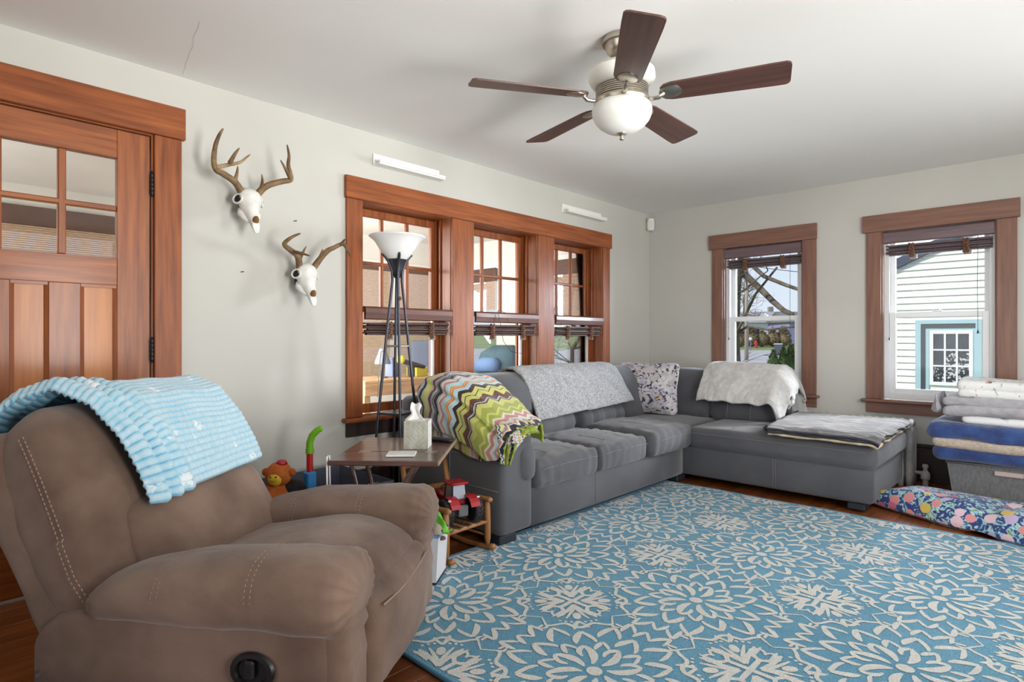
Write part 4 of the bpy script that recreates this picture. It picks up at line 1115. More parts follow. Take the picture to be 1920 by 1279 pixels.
ZB = thing('zigzag_blanket', (.8, 2.3, .55), 0, 'colourful zigzag knit blanket with lime lining over the sofa arm', 'blanket')
sheet('blanket_body', zz, 110, 90, .014, [mz, m_lime], ZB, True, back_mi=1, rim_mi=1)
def zz2(u, v):   # lower second layer hanging below the hem on the outer side
    x = .50+.42*u; zt = zbot(x)+.03; zb = zbot(x)-.045-.02*math.sin(u*3)
    return (x, 2.150+.006*math.sin(u*14)-.004*v, zb+(zt-zb)*v+.006*nz(u*4, v, 0, 2))
sheet('under_layer', zz2, 50, 12, .008, [mz, m_lime], ZB, True, back_mi=1, rim_mi=1)
def zz3(u, v):   # folded front corner hanging over the arm front
    a_ = u*2-1
    x = 1.085+.030*math.cos(a_*1.5)+.010*nz(u*5, v*3, 2, 2)
    y = 2.285+.145*a_
    zlow = ip(u, [0,.12,.25,.45,.6,.8,1], [.455,.448,.50,.56,.585,.595,.615])
    z = zlow+(.655-zlow)*v
    return (x-.03*v, y, z+.004*nz(u*9, v*5, 0, 2))
sheet('front_fold', zz3, 50, 24, .016, [mz, m_lime], ZB, True, back_mi=1, rim_mi=1)
def cone(u, v):
    a_ = u*2*PI*.85; r = .014+.020*v
    return (1.105+r*math.cos(a_)*.8, 2.175+r*math.sin(a_)+.03*v, .445+.11*v)
sheet('rolled_corner', cone, 24, 14, .006, [m_lime], ZB, True)
def cuff(u, v):
    return (1.108+.016*math.sin(PI*v)+.006*nz(u*8, v*4, 3, 2)-.03*abs(u-.5), 2.27+.15*u, .578+.05*v*math.sin(PI*(.15+.7*u))+.010*math.sin(u*PI))
sheet('turned_back_lining', cuff, 30, 12, .014, [m_lime], ZB, True, label='lime green fleece lining turned outward')
# ================================================================== sherpa throws on the sofa back
m_sher = mat('grey_sherpa', S(186,186,186), .98, S(162,162,163), 60, bump=1.0, bs=110, sheen=.3, speckle=S(138,138,140), sps=85)
def over_back(y0, y1, zf, zr, seed):
    path = [(.155, zr), (.150, .70), (.150, .78), (.19, .848), (.26, .882), (.34, .878), (.415, .835), (.462, .76), (.515, .66), (.560, zf+.02), (.568, zf)]
    L_ = [0]
    for a, b in zip(path[:-1], path[1:]): L_.append(L_[-1]+math.hypot(b[0]-a[0], b[1]-a[1]))
    def fn(u, v):
        s = v*L_[-1]; x, z = ip(s, L_, [p[0] for p in path]), ip(s, L_, [p[1] for p in path])
        y = y0+(y1-y0)*u+.025*v*(u-.5)+.012*nz(v*2, seed, 0, 2)
        k = .010*nz(u*4+seed, v*5, 0, 1.6)+.004*nz(u*14, v*12+seed, 1, 2)+.010*math.exp(-((u-.5)/.5)**2)
        z2 = z+(.03*(u-.4) if v > .8 else 0)*(v-.8)/.2
        return (x+k*.9, y, z2+k*.5)
    return fn
for (y0, y1, zf, sd, lab) in ((3.03, 3.595, .545, 1, 'grey sherpa throw on the sofa back, next to the zigzag blanket'), (3.605, 4.205, .565, 5, 'grey sherpa throw on the sofa back, next to the corner')):
    o = sheet('sherpa_throw', over_back(y0, y1, zf, .55, sd), 46, 70, .016, m_sher)
    tag(o, lab, 'blanket', 'grey sherpa throws')
# ================================================================== floral pillow
mp, nt, B = node_mat('floral_print', .85, .2)
tc = nt.nodes.new('ShaderNodeTexCoord'); 
n1 = nt.nodes.new('ShaderNodeTexNoise'); n1.inputs['Scale'].default_value = 9; n1.inputs['Detail'].default_value = 5; nt.links.new(tc.outputs['Object'], n1.inputs['Vector'])
rA = ramp(nt, [(0, S(140,132,130)), (.36, S(178,170,170)), (.5, S(206,202,204)), (.6, S(170,168,186)), (.68, S(196,170,140))], 'LINEAR'); nt.links.new(n1.outputs[0], rA.inputs[0])
n2 = nt.nodes.new('ShaderNodeTexNoise'); n2.inputs['Scale'].default_value = 22; n2.inputs['Detail'].default_value = 6; n2.inputs['Distortion'].default_value = 1.6; nt.links.new(tc.outputs['Object'], n2.inputs['Vector'])
rB = ramp(nt, [(0, (1,1,1,1)), (.40, (1,1,1,1)), (.45, (0,0,0,1))], 'LINEAR'); nt.links.new(n2.outputs[0], rB.inputs[0])
mx = nt.nodes.new('ShaderNodeMix'); mx.data_type = 'RGBA'; nt.links.new(rB.outputs[0], mx.inputs['Factor']); nt.links.new(rA.outputs[0], mx.inputs['A']); mx.inputs['B'].default_value = S(58,54,76)
nt.links.new(mx.outputs['Result'], B.inputs['Base Color'])
def pil(p):
    e = max(abs(p.x)/.225, abs(p.z)/.215); c = (abs(p.x)/.225)*(abs(p.z)/.215)
    return (p.x*(1-.05*(1-abs(p.z)/.215)+.02*c), p.y*(1-.75*min(1, e)**4), p.z*(1-.05*(1-abs(p.x)/.225)+.02*c))
Mp = Matrix.Translation((.520, 4.555, .668)) @ Matrix.Rotation(math.radians(12), 4, 'Z') @ Matrix.Rotation(math.radians(-12), 4, 'X')
tag(soft_box('throw_pillow', (0,0,0), (.262, .085, .222), .05, mp, n=26, puff=(0,.03,0), warp=pil, wr=.004, ws=9, M=Mp), 'square throw pillow with a dark floral print on pale ground', 'pillow')
# ================================================================== pale grey blanket over the chaise back
m_pale = mat('pale_grey_fleece', S(206,205,202), .95, S(188,187,186), 26, bump=.6, bs=110, sheen=.4)
pathb = [(5.145, .50), (5.150, .66), (5.140, .79), (5.08, .848), (4.98, .872), (4.86, .868), (4.765, .82), (4.695, .72), (4.640, .63), (4.622, .585)]
Lb = [0]
for a, b in zip(pathb[:-1], pathb[1:]): Lb.append(Lb[-1]+math.hypot(b[0]-a[0], b[1]-a[1]))
def gb(u, v):
    s = v*Lb[-1]; y, z = ip(s, Lb, [p[0] for p in pathb]), ip(s, Lb, [p[1] for p in pathb])
    x = .945+.715*u
    # end fold wraps round the side of the back and drops
    t = max(0, (u-.82)/.18)
    z -= (.10*t*t+.06*t)*(1 if v < .75 else 1.0)+.11*t*t*max(0, (v-.7)/.3)
    x -= .035*t*t
    k = .014*math.sin(u*9+v*6+2*nz(u*3, v*3, 0, 1.5))*(.4+.6*abs(nz(u*4, v*3, 7, 1)))+.006*nz(u*15, v*13, 2, 1.5)
    z += .022*math.exp(-((u-.18)/.16)**2)*(.3+.7*(v > .3))*(v < .75)
    zz_ = z+k*.8+(.012*math.sin(u*25) if v > .96 else 0)*.6
    return (x+.02*t*math.sin(v*12), y-k*.8-.012, zz_)
GB = thing('grey_blanket', (1.3, 4.8, .45), 0, 'pale grey fleece blanket draped over the chaise backrest', 'blanket')
sheet('blanket_body', gb, 80, 80, .020, m_pale, GB, True)
for i, (dx, dy, dz, l) in enumerate(((0, 0, 0, .20), (.018, .03, .02, .17), (.004, .055, -.025, .15))):   # folded layers showing at the end
    def fo(u, v, dx=dx, dy=dy, dz=dz, l=l):
        a_ = u*PI
        return (1.612+dx+.025*math.sin(a_)-.02*v, 4.71+dy+.17*v+.02*math.sin(v*8), .655+dz-l*.5+.10*v+l*u*.55+.012*math.sin(v*9+u*5))
    sheet('folded_layer', fo, 20, 26, .014, m_pale, GB, True)
# ================================================================== folded print throw on the chaise
mt, nt, B = node_mat('wolf_grey_print', .9, .3)
tc = nt.nodes.new('ShaderNodeTexCoord'); mpn = nt.nodes.new('ShaderNodeMapping'); mpn.inputs['Scale'].default_value = (2.2, 9, 1); nt.links.new(tc.outputs['Object'], mpn.inputs[0])
n1 = nt.nodes.new('ShaderNodeTexNoise'); n1.inputs['Scale'].default_value = 3.2; n1.inputs['Detail'].default_value = 8; n1.inputs['Roughness'].default_value = .68; n1.inputs['Distortion'].default_value = .7; nt.links.new(mpn.outputs[0], n1.inputs['Vector'])
rA = ramp(nt, [(0, S(30,28,32)), (.45, S(44,42,46)), (.50, S(74,70,73)), (.56, S(124,118,114)), (.66, S(176,168,160))], 'LINEAR'); nt.links.new(n1.outputs[0], rA.inputs[0]); nt.links.new(rA.outputs[0], B.inputs['Base Color'])
m_cream = mat('cream_fleece', S(214,196,166), .95, S(198,178,146), 20, bump=.5, bs=120)
m_hem = mat('dark_hem', S(56,54,66), .9)
CT = thing('folded_throw', (2.0, 4.6, .45), 0, 'folded throw with a grey and white fur print on the chaise', 'blanket')
q00, q10, q11, q01 = Vector((1.70, 4.085)), Vector((2.375, 4.075)), Vector((2.365, 5.12)), Vector((1.58, 5.10))
def lay_fn(z0, ins, amp, sd):
    def fn(u, v):
        p = (q00*(1-u)+q10*u)*(1-v)+(q01*(1-u)+q11*u)*v
        c = Vector((2.0, 4.6)); p = p+(c-p)*ins
        e = .022*nz(u*5, v*5, sd, 1.5)
        front = max(0, (4.155-p.y)/.09); side = max(0, (p.x-2.315)/.07)
        return (p.x+(.02*nz(v*4, sd, 0, 2) if u in (0, 1) else 0), p.y+.018*nz(u*5, sd, 1, 2)*(1-v), z0+amp*nz(u*3.2, v*3.2, sd, 1.5)+.5*amp*math.sin((p.y*14+p.x*2)+2*nz(u*3, v*3, sd, 1))-.018*front-.03*side**1.5)
    return fn
sheet('lower_layer', lay_fn(.470, .03, .004, 9), 40, 40, .014, [m_cream], CT, True, label='cream lining of the folded throw')
sheet('middle_layer', lay_fn(.488, .015, .005, 5), 40, 40, .012, [mt, m_hem], CT, True, rim_mi=1, back_mi=1)
sheet('upper_layer', lay_fn(.507, .0, .008, 2), 60, 60, .013, [mt, m_hem], CT, True, rim_mi=1, back_mi=1)
def roll(u, v):
    a_ = -PI/2+PI*v; p = q00*(1-u)+q01*u
    return (p.x-.020*math.cos(a_)+.012, p.y+.0+.012*nz(u*4, 3, 0, 2), .484+.020*math.sin(a_))
sheet('fold_edge', roll, 40, 10, .008, [m_hem], CT, True)
# ================================================================== radiator
m_rad = mat('silver_radiator_paint', S(220,220,220), .4, S(176,176,178), 8)
RD = thing('radiator', (1.95, 5.27, 0), 0, 'white cast iron column radiator behind the chaise', 'radiator')
sec = MB()
for yc in (-.075, 0, .075):
    sec.tube([(0, yc, .0), (0, yc, .09), (0, yc, .40), (0, yc*.9, .445)], [.020, .0235, .0235, .020], 10)
sec.tube([(0, -.095, .425), (0, -.06, .462), (0, 0, .474), (0, .06, .462), (0, .095, .425)], [.014, .022, .024, .022, .014], 10)
sec.tube([(0, -.09, .085), (0, 0, .075), (0, .09, .085)], .022, 10)
me_sec = None
for i in range(15):
    if me_sec is None:
        so = obj('radiator_section', sec, m_rad, RD, True, loc=(1.56+.0555*i-1.95, 0, 0)); me_sec = so.data
    else:
        link('radiator_section', me_sec, RD, loc=(1.56+.0555*i-1.95, 0, 0))
vv = MB(); vv.tube([(.412, -.0, .10), (.445, 0, .10), (.455, 0, .10)], .013, 10); vv.lathe([(0, .0), (.018, .0), (.020, .05), (.030, .06), (.030, .10), (.022, .112), (.014, .12), (.014, .14), (.020, .145), (.018, .165), (0, .17)], 14, Matrix.Translation((.475, 0, .0)))
obj('valve', vv, m_rad, RD, SM)
# ================================================================== fabric bin and the stack on it
m_bin = mat('grey_linen_bin', S(128,128,128), .9, S(110,110,111), 30, (3,3,1), bump=.5, bs=220)
BN = thing('storage_bin', (2.95, 4.97, 0), 0, 'grey linen storage bin under the blanket stack by the window', 'bin')
bw = MB(); T4 = []
for z, k in ((.02, 0), (.30, .035)):
    T4 += [(2.655-k, 4.765-k, z), (3.30+k, 4.765-k, z), (3.30+k, 5.20+k*.5, z), (2.655-k, 5.20+k*.5, z)]
bw.add(T4, [(0,1,5,4), (1,2,6,5), (2,3,7,6), (3,0,4,7), (3,2,1,0)])
bo_ = obj('bin_body', bw, m_bin, BN, world=True); md = bo_.modifiers.new('thick', 'SOLIDIFY'); md.thickness = .012
obj('rim_band', MB().tube([(2.62, 4.73, .30), (3.335, 4.73, .30), (3.335, 5.215, .30), (2.62, 5.215, .30), (2.62, 4.73, .30)], .009, 8), m_bin, BN, True, world=True)
obj('handle_tab', MB().box(2.86, 3.0, 4.722, 4.735, .245, .275, .004), mat('pinkish_tab', S(196,176,170), .8), BN, world=True)
m_blue = mat('royal_blue_plush', S(48,80,140), .9, S(30,52,104), 12, bump=.6, bs=90, sheen=.6)
m_tan = mat('oatmeal_sherpa', S(206,192,176), .98, S(186,170,154), 60, bump=.9, bs=140)
BB = thing('blue_blanket', (2.95, 4.95, .31), 0, 'royal blue plush blanket with oatmeal lining folded on the bin', 'blanket')
def fold_slab(name, par, x0, x1, y0, y1, z0, z1, m, seed, n=26, wr=.010, ws=5, sag=.02, r=None):
    def w(p): return (p.x+.012*nz(p.y*3, p.z*6, seed, 1), p.y+.012*nz(p.x*3, p.z*6, seed, 1.3), p.z+sag*nz(p.x*1.5, p.y*1.5, seed, 1.3))
    return soft_box(name, ((x0+x1)/2, (y0+y1)/2, (z0+z1)/2), ((x1-x0)/2, (y1-y0)/2, (z1-z0)/2), r or (z1-z0)*.46, m, par, True, n=n, warp=w, wr=wr, ws=ws, seed=seed)
fold_slab('lower_fold', BB, 2.545, 3.36, 4.665, 5.16, .308, .402, m_blue, 1)
fold_slab('lining_fold', BB, 2.545, 3.36, 4.655, 5.16, .388, .452, m_tan, 2, wr=.006)
fold_slab('upper_fold', BB, 2.515, 3.36, 4.660, 5.17, .432, .560, m_blue, 3, wr=.020, ws=8)
WC = thing('white_cloth', (2.95, 4.9, .56), 0, 'white folded cloth with grey print between blue and grey blankets', 'cloth')
m_wp = mat('white_grey_print', S(232,232,232), .9, S(150,150,156), 9, detail=3, lo=.58, hi=.66)
fold_slab('folded_cloth', WC, 2.70, 3.25, 4.690, 5.10, .556, .614, m_wp, 4, wr=.005)
m_gf = mat('grey_fleece', S(176,174,178), .95, S(158,156,160), 24, bump=.5, bs=110, sheen=.3)
GF = thing('fleece_blanket', (2.95, 4.9, .61), 0, 'folded grey fleece blanket in the middle of the window stack', 'blanket')
fold_slab('lower_fold', GF, 2.60, 3.32, 4.675, 5.13, .606, .672, m_gf, 5, wr=.010)
fold_slab('upper_fold', GF, 2.60, 3.32, 4.690, 5.14, .662, .722, m_gf, 6, wr=.012)
fr_ = MB()
def ruf(u, v): return (2.588+.030*math.sin(u*30)*(1-v)-.02, 4.70+.40*u, .625+.10*v+.012*math.sin(u*44))
sheet('ruffled_edge', ruf, 90, 8, .007, m_gf, GF, True)
mb2, nt, B = node_mat('nursery_print', .9)
tc = nt.nodes.new('ShaderNodeTexCoord')
n1 = nt.nodes.new('ShaderNodeTexNoise'); n1.inputs['Scale'].default_value = 16; n1.inputs['Detail'].default_value = 3; n1.inputs['Distortion'].default_value = 1.0; nt.links.new(tc.outputs['Object'], n1.inputs['Vector'])
rA = ramp(nt, [(0, S(96,130,118)), (.33, S(146,176,160)), (.37, S(226,226,224)), (.63, S(234,234,232)), (.66, S(190,140,120)), (.70, S(90,92,100))], 'LINEAR'); nt.links.new(n1.outputs[0], rA.inputs[0]); nt.links.new(rA.outputs[0], B.inputs['Base Color'])
PB = thing('printed_blanket', (2.95, 4.9, .72), 0, 'white blanket with small green and red print topping the stack', 'blanket')
fold_slab('lower_fold', PB, 2.675, 3.28, 4.70, 5.10, .716, .772, mb2, 7, wr=.006)
fold_slab('upper_fold', PB, 2.665, 3.28, 4.71, 5.11, .762, .832, mb2, 8, wr=.008)
# ================================================================== pineapple floor cushions
mpn_, nt, B = node_mat('pineapple_print', .75, .2)
tc = nt.nodes.new('ShaderNodeTexCoord'); vo = nt.nodes.new('ShaderNodeTexVoronoi'); vo.inputs['Scale'].default_value = 13; nt.links.new(tc.outputs['Object'], vo.inputs['Vector'])
vo.inputs['Randomness'].default_value = .8
hs = nt.nodes.new('ShaderNodeSeparateColor'); nt.links.new(vo.outputs['Color'], hs.inputs[0])
fruit = ramp(nt, [(0, S(206,110,140)), (.25, S(226,150,150)), (.45, S(220,190,90)), (.6, S(232,200,210)), (.8, S(196,176,210))]); nt.links.new(hs.outputs[0], fruit.inputs[0])
n1 = nt.nodes.new('ShaderNodeTexNoise'); n1.inputs['Scale'].default_value = 26; n1.inputs['Distortion'].default_value = 1.6; nt.links.new(tc.outputs['Object'], n1.inputs['Vector'])
leaf = ramp(nt, [(0, S(44,50,110)), (.49, S(54,62,128)), (.53, S(120,186,200)), (.60, S(196,224,226)), (.68, S(120,150,90))], 'LINEAR'); nt.links.new(n1.outputs[0], leaf.inputs[0])
mx = nt.nodes.new('ShaderNodeMix'); mx.data_type = 'RGBA'
nt.links.new(mth(nt, 'LESS_THAN', vo.outputs['Distance'], .43), mx.inputs['Factor']); nt.links.new(leaf.outputs[0], mx.inputs['A']); nt.links.new(fruit.outputs[0], mx.inputs['B'])
nt.links.new(mx.outputs['Result'], B.inputs['Base Color'])
def cush(name, lab, c, rz, hx, hy, hz, tufts, seed):
    M_ = Matrix.Translation((c[0], c[1], hz+.002)) @ Matrix.Rotation(rz, 4, 'Z')
    def w(p):
        e = max(abs(p.x)/hx, abs(p.y)/hy)
        z = p.z*(1-.72*min(1, e)**5)
        y = p.y*(1-.10*(abs(p.x)/hx)**3)
        for tx in tufts:
            g = math.exp(-((p.x-tx)/.05)**2); z *= 1-.42*g; y *= 1-.06*g
        z -= hz*.72*min(1, e)**5*.75
        return (p.x, y, z)
    o = soft_box(name, (0,0,0), (hx, hy, hz), hz*.6, mpn_, n=34, puff=(0,0,.012), warp=w, wr=.007, ws=6, M=M_, seed=seed)
    return tag(o, lab, 'cushion', 'pineapple print floor cushions')
cush('floor_cushion', 'pineapple print floor cushion in front, its tip by the chaise', (2.83, 4.34), math.radians(-24), .60, .19, .075, (.09,), 1)
cush('floor_cushion', 'pineapple print floor cushion flat against the grey storage bin', (2.86, 4.605), math.radians(-8), .50, .105, .055, (), 4)
# ================================================================== child's rocking chair and toys
m_pine = mat('honey_pine', S(176,124,72), .45, S(146,96,52), 4, (6,6,1), bump=.1, bs=12, coat=.2)
m_rush = mat('woven_rush', S(190,156,112), .8, S(120,86,60), 30, bump=.6, bs=80)
RCK = thing('rocking_chair', (.885, 1.965, 0), math.radians(2), 'small child size pine rocking chair with a woven seat', 'rocking chair')
hw = .143
for sg in (-1, 1):
    y = sg*hw
    obj('rocker', MB().tube([(.185, y, .036), (.16, y, .028), (.08, y, .0185), (-.02, y, .0165), (-.12, y, .024), (-.20, y, .044), (-.225, y, .052)], .014, 10), m_pine, RCK, True)
    obj('front_leg', MB().tube([(.138, y, .03), (.138, y, .055), (.138, y, .07), (.137, y, .16), (.135, y, .235), (.134, y, .262)], [.009, .013, .017, .0175, .017, .012], 10), m_pine, RCK, True)
    obj('back_post', MB().tube([(-.135, y, .03), (-.135, y, .16), (-.165, y, .30), (-.205, y, .47)], [.013, .016, .016, .012], 10), m_pine, RCK, True)
    obj('arm_rest', MB().tube([(.165, y, .268), (.150, y, .270), (.05, y, .268), (-.155, y, .262)], [.012, .0165, .0155, .012], 10, flat=.85), m_pine, RCK, True)
    obj('seat_rail', MB().tube([(.138, y, .158), (-.135, y, .150)], .009, 8), m_pine, RCK, True)
    obj('stretcher', MB().tube([(.138, y, .085), (-.135, y, .08)], .007, 8), m_pine, RCK, True)
obj('seat_rail', MB().tube([(.140, -hw, .158), (.140, hw, .158)], .010, 8), m_pine, RCK, True)
obj('seat_rail', MB().tube([(-.135, -hw, .150), (-.135, hw, .150)], .009, 8), m_pine, RCK, True)
obj('back_rail', MB().tube([(-.200, -hw, .44), (-.206, 0, .443), (-.200, hw, .44)], [.020, .026, .020], 10, flat=1.0), m_pine, RCK, True)
obj('back_rail', MB().tube([(-.165, -hw, .30), (-.170, 0, .302), (-.165, hw, .30)], [.014, .018, .014], 10), m_pine, RCK, True)
for i in range(9):
    y0 = -hw+.012+i*.030
    obj('seat_strand', MB().box(-.13, .148, y0, y0+.020, .160+.003*(i % 2), .167+.003*(i % 2), .002), m_rush if i % 2 else mat('dark_rush', S(92,62,44), .8), RCK)
# red tractor, rear towards the room
m_red = mat('toy_red', S(170,24,38), .3, coat=.4)
m_tyre = mat('toy_tyre', S(44,44,48), .75)
m_tgrey = mat('toy_grey', S(104,106,112), .5)
m_tglass = mat('toy_window', S(176,184,196), .12, spec=.8)
TR = thing('toy_tractor', (.905, 1.985, .1695), math.radians(-14), 'red toy farm tractor with big black wheels on the rocking chair', 'toy tractor')
def wheel(x, y, r, w, name='wheel'):
    t = MB(); n = 26
    t.lathe([(r*.55, -w/2), (r*.86, -w/2), (r*.95, -w*.42), (r*.95, w*.42), (r*.86, w/2), (r*.55, w/2)], n, Matrix.Translation((x, y, r)) @ Matrix.Rotation(PI/2, 4, 'X'))
    for k in range(16):
        for sg in (-1, 1):
            a = 2*PI*(k+(.5 if sg > 0 else 0))/16
            Mx = Matrix.Translation((x, y, r)) @ Matrix.Rotation(a, 4, 'Y') @ Matrix.Translation((0, sg*w*.22, r*.955)) @ Matrix.Rotation(sg*.55, 4, 'Z')
            t.box(-.0035, .0035, -w*.25, w*.25, -.004, .0045, .001, Mx)
    o = obj(name, t, m_tyre, TR)
    obj('wheel_hub', MB().lathe([(0, -w*.45), (r*.55, -w*.48), (r*.58, -w*.2), (r*.58, w*.2), (r*.55, w*.48), (0, w*.45)], 18, Matrix.Translation((x, y, r)) @ Matrix.Rotation(PI/2, 4, 'X')), m_red, o, SM)
for sg in (-1, 1):
    wheel(.065, sg*.082, .064, .046); wheel(-.10, sg*.066, .042, .030)
    fe = MB(); pts = [(.065+.074*math.cos(a), .064+.074*math.sin(a)) for a in [math.radians(20+18*k) for k in range(9)]]
    pin = [(.065+.067*math.cos(a), .064+.067*math.sin(a)) for a in [math.radians(20+18*k) for k in range(9)]]
    fe.prism(pts+pin[::-1], -sg*.055-.026, -sg*.055+.026, Matrix.Rotation(PI/2, 4, 'X'))
    obj('fender', fe, m_red, TR)
    obj('tail_light', MB().box(.10, .112, sg*.08-.008, sg*.08+.008, .125, .133, .002), mat('lens_white', S(230,220,220), .2), TR)
obj('chassis', MB().box(-.13, .08, -.032, .032, .045, .085, .006).box(.08, .105, -.028, .028, .04, .095, .005), m_tgrey, TR)
obj('hood', MB().box(-.165, -.03, -.036, .036, .075, .125, .012), m_red, TR, SM)
obj('cab_body', MB().box(-.03, .055, -.042, .042, .085, .120, .006), m_red, TR)
cw = MB(); cw.add([(-.028, -.040, .118), (.058, -.040, .118), (.058, .040, .118), (-.028, .040, .118), (-.020, -.036, .188), (.050, -.036, .188), (.050, .036, .188), (-.020, .036, .188)], [(0,1,5,4),(1,2,6,5),(2,3,7,6),(3,0,4,7)])
obj('cab_window', cw, m_tglass, TR)
for x, y in ((-.028, -.040), (.058, -.040), (.058, .040), (-.028, .040)):
    obj('cab_pillar', MB().tube([(x, y, .118), (x*.86, y*.9, .19)], .004, 6), m_blk, TR)
obj('cab_roof', MB().box(-.035, .068, -.050, .050, .188, .202, .006), m_red, TR, SM)
for sg in (-1, 1): obj('mirror', MB().tube([(-.02, sg*.045, .182), (-.012, sg*.068, .178), (-.012, sg*.068, .16)], .003, 6), m_blk, TR)
# white toy bin with bits showing
TBN = thing('toy_box', (1.055, 1.655, 0), TH, 'white plastic toy box between the recliner and the rocking chair', 'toy box')
bw = MB(); T4 = []
for z, k in ((.02, -.012), (.225, .0)):
    T4 += [(-.085-k*0, -.085, z), (.105+k, -.085, z), (.105+k, .085, z), (-.085, .085, z)]
bw.add(T4, [(0,1,5,4), (1,2,6,5), (2,3,7,6), (3,0,4,7), (3,2,1,0)])
o = obj('box_body', bw, mat('white_plastic', S(232,232,236), .35), TBN); md = o.modifiers.new('thick', 'SOLIDIFY'); md.thickness = .004
obj('box_base', MB().box(-.087, .096, -.087, .087, .0145, .026, .003), m_block, TBN)
obj('blue_rim', MB().tube([(-.085, -.085, .226), (.105, -.085, .226), (.105, .085, .226), (-.085, .085, .226), (-.085, -.085, .226)], .005, 6), mat('toy_blue', S(54,130,196), .4), TBN, True)
def gcl(u, v):
    x = .02+.10*u+.018*math.sin(v*7); y = -.05+.11*v
    z = .31-.075*u*u+.022*math.sin(u*8+v*5)-.05*abs(v-.5)
    return (x, y, z)
o = sheet('green_cloth', gcl, 24, 24, .006, mat('lime_cloth', S(120,200,60), .7, S(90,168,40), 12))
o.location = TBN.location; o.rotation_euler = TBN.rotation_euler; tag(o, 'crumpled lime green toy cloth on top of the white toy box', 'toy')
pz = MB(); pz.ball((.082, -.045, .238), .032, 14, 10, sc=(1,1,1.1)); 
o = thing('plush_toy', (TBN.location.x, TBN.location.y, 0), TH, 'small beige plush toy peeking over the white toy box', 'toy')
obj('plush_body', pz, mat('beige_plush', S(176,164,148), .95, bump=.8, bs=160), o, True)
obj('eye', MB().ball((.112, -.052, .245), .005, 8, 6), m_blk, o, True)
obj('plush_foot', MB().ball((.108, -.040, .208), .016, 10, 6, sc=(1.2,1,.6)), mat('plum_plush', S(110,80,84), .9), o, True)
# low toy bin against the wall with toys showing above the recliner arm
LB = thing('fabric_tub', (.40, 1.42, 0), 0, 'low dark fabric tub of toys against the wall behind the recliner', 'tub')
lb = MB(); T4 = []
for z, k in ((.01, 0), (.36, .02)): T4 += [(.12-k, 1.10-k, z), (.62+k, 1.10-k, z), (.62+k, 1.78+k, z), (.12-k, 1.78+k, z)]
lb.add(T4, [(0,1,5,4), (1,2,6,5), (2,3,7,6), (3,0,4,7), (3,2,1,0)])
o = obj('tub_body', lb, mat('slate_fabric', S(76,80,94), .9), LB, world=True); o.modifiers.new('thick', 'SOLIDIFY').thickness = .008
MK = thing('plush_monkey', (.42, 1.24, .25), 0, 'orange plush toy with a smiling yellow face in the tub', 'plush toy')
m_or = mat('orange_plush', S(206,116,48), .95, S(180,92,36), 20, bump=.7, bs=140)
mkm = Matrix.Translation((.44, 1.275, .445)) @ Matrix.Rotation(math.radians(-48), 4, 'Z')
obj('body', MB().ball((0,0,-.13), .095, 16, 12, mkm), m_or, MK, True, world=True)
obj('head', MB().ball((0,0,0), .062, 18, 12, mkm), m_or, MK, True, world=True)
obj('face', MB().ball((.040,0,-.010), .036, 16, 10, mkm, sc=(.75,1,1)), mat('yellow_plush', S(236,196,52), .8), MK, True, world=True)
for sg in (-1, 1):
    obj('eye', MB().ball((.064, sg*.013, .002), .0042, 8, 6, mkm), m_blk, MK, True, world=True)
    obj('ear', MB().ball((.0, sg*.062, .012), .020, 10, 8, mkm), m_or, MK, True, world=True)
obj('mouth', MB().tube([(.066-.003*abs(t), .016*t, -.018+.007*t*t) for t in [k/5-1 for k in range(11)]], .0014, 5, M=mkm), m_blk, MK, True, world=True)
obj('hat', MB().lathe([(.030, 0), (.026, .012), (.016, .022), (0, .026)], 14, mkm @ Matrix.Translation((.0,.012,.050))), m_red, MK, True, world=True)
o = MB().ball((.47, 1.33, .36), .062, 14, 10, sc=(1,1.1,.9))
tag(obj('black_plush', o, mat('black_plush', S(30,28,30), .95, bump=.8, bs=150), None, True), 'black furry plush toy below the orange one in the tub', 'plush toy')
TT2 = thing('toy_tube', (.36, 1.475, .25), 0, 'upright toy tube with green bent top, red middle and blue base', 'toy')
obj('blue_base', MB().box(-.026, .026, -.026, .026, .0, .165, .006), mat('toy_blue2', S(48,134,206), .4), TT2)
obj('red_tube', MB().lathe([(.0165, .165), (.0165, .265)], 14), mat('toy_red2', S(206,40,44), .4), TT2, SM)
gt = MB(); gt.lathe([(.021, .258), (.021, .284), (.018, .286), (.018, .288)], 14)
gt.tube([(0,0,.285), (0,0,.315), (.010,.008,.350), (.030,.026,.378), (.046,.040,.390)], [.018,.0175,.018,.0175,.015], 12)
obj('green_elbow', gt, mat('toy_green', S(120,190,40), .4), TT2, SM)
# ================================================================== enclosed porch beyond the left wall
PXO, PY0, PY1, PZ0, PZ1 = -2.70, -1.4, 5.05, -.10, 2.30
m_pw = mat('porch_paint', S(226,224,218), .7, S(216,214,208), 1.5)
m_pf = mat('porch_floor', S(150,146,142), .6, S(132,128,124), 4, (8,1,1))
def place(name, mb, m, lab, cat): return struct(name, mb, m, label=lab, cat=cat)
place('floor_porch', MB().box(PXO-.15, -TW-.001, PY0-.15, PY1+.15, PZ0-.1, PZ0), m_pf, 'grey painted porch floor beyond the windows', 'floor')
place('ceiling_porch', MB().box(PXO-.15, -TW-.001, PY0-.15, PY1+.15, PZ1, PZ1+.1), m_pw, 'white porch ceiling beyond the windows', 'ceiling')
OW = [(.35, 1.30), (2.15, 3.05), (3.22, 4.05), (4.20, 4.92)]
EW = [(-2.45, -1.86), (-1.06, -.40)]
wall_with_holes('wall_porch_outer', 'x', PXO-.12, PXO, PY0-.15, PY1+.15, PZ0, PZ1, [(a, b, .62, 1.95) for a, b in OW], m_pw, 'white outer porch wall with shaded windows')
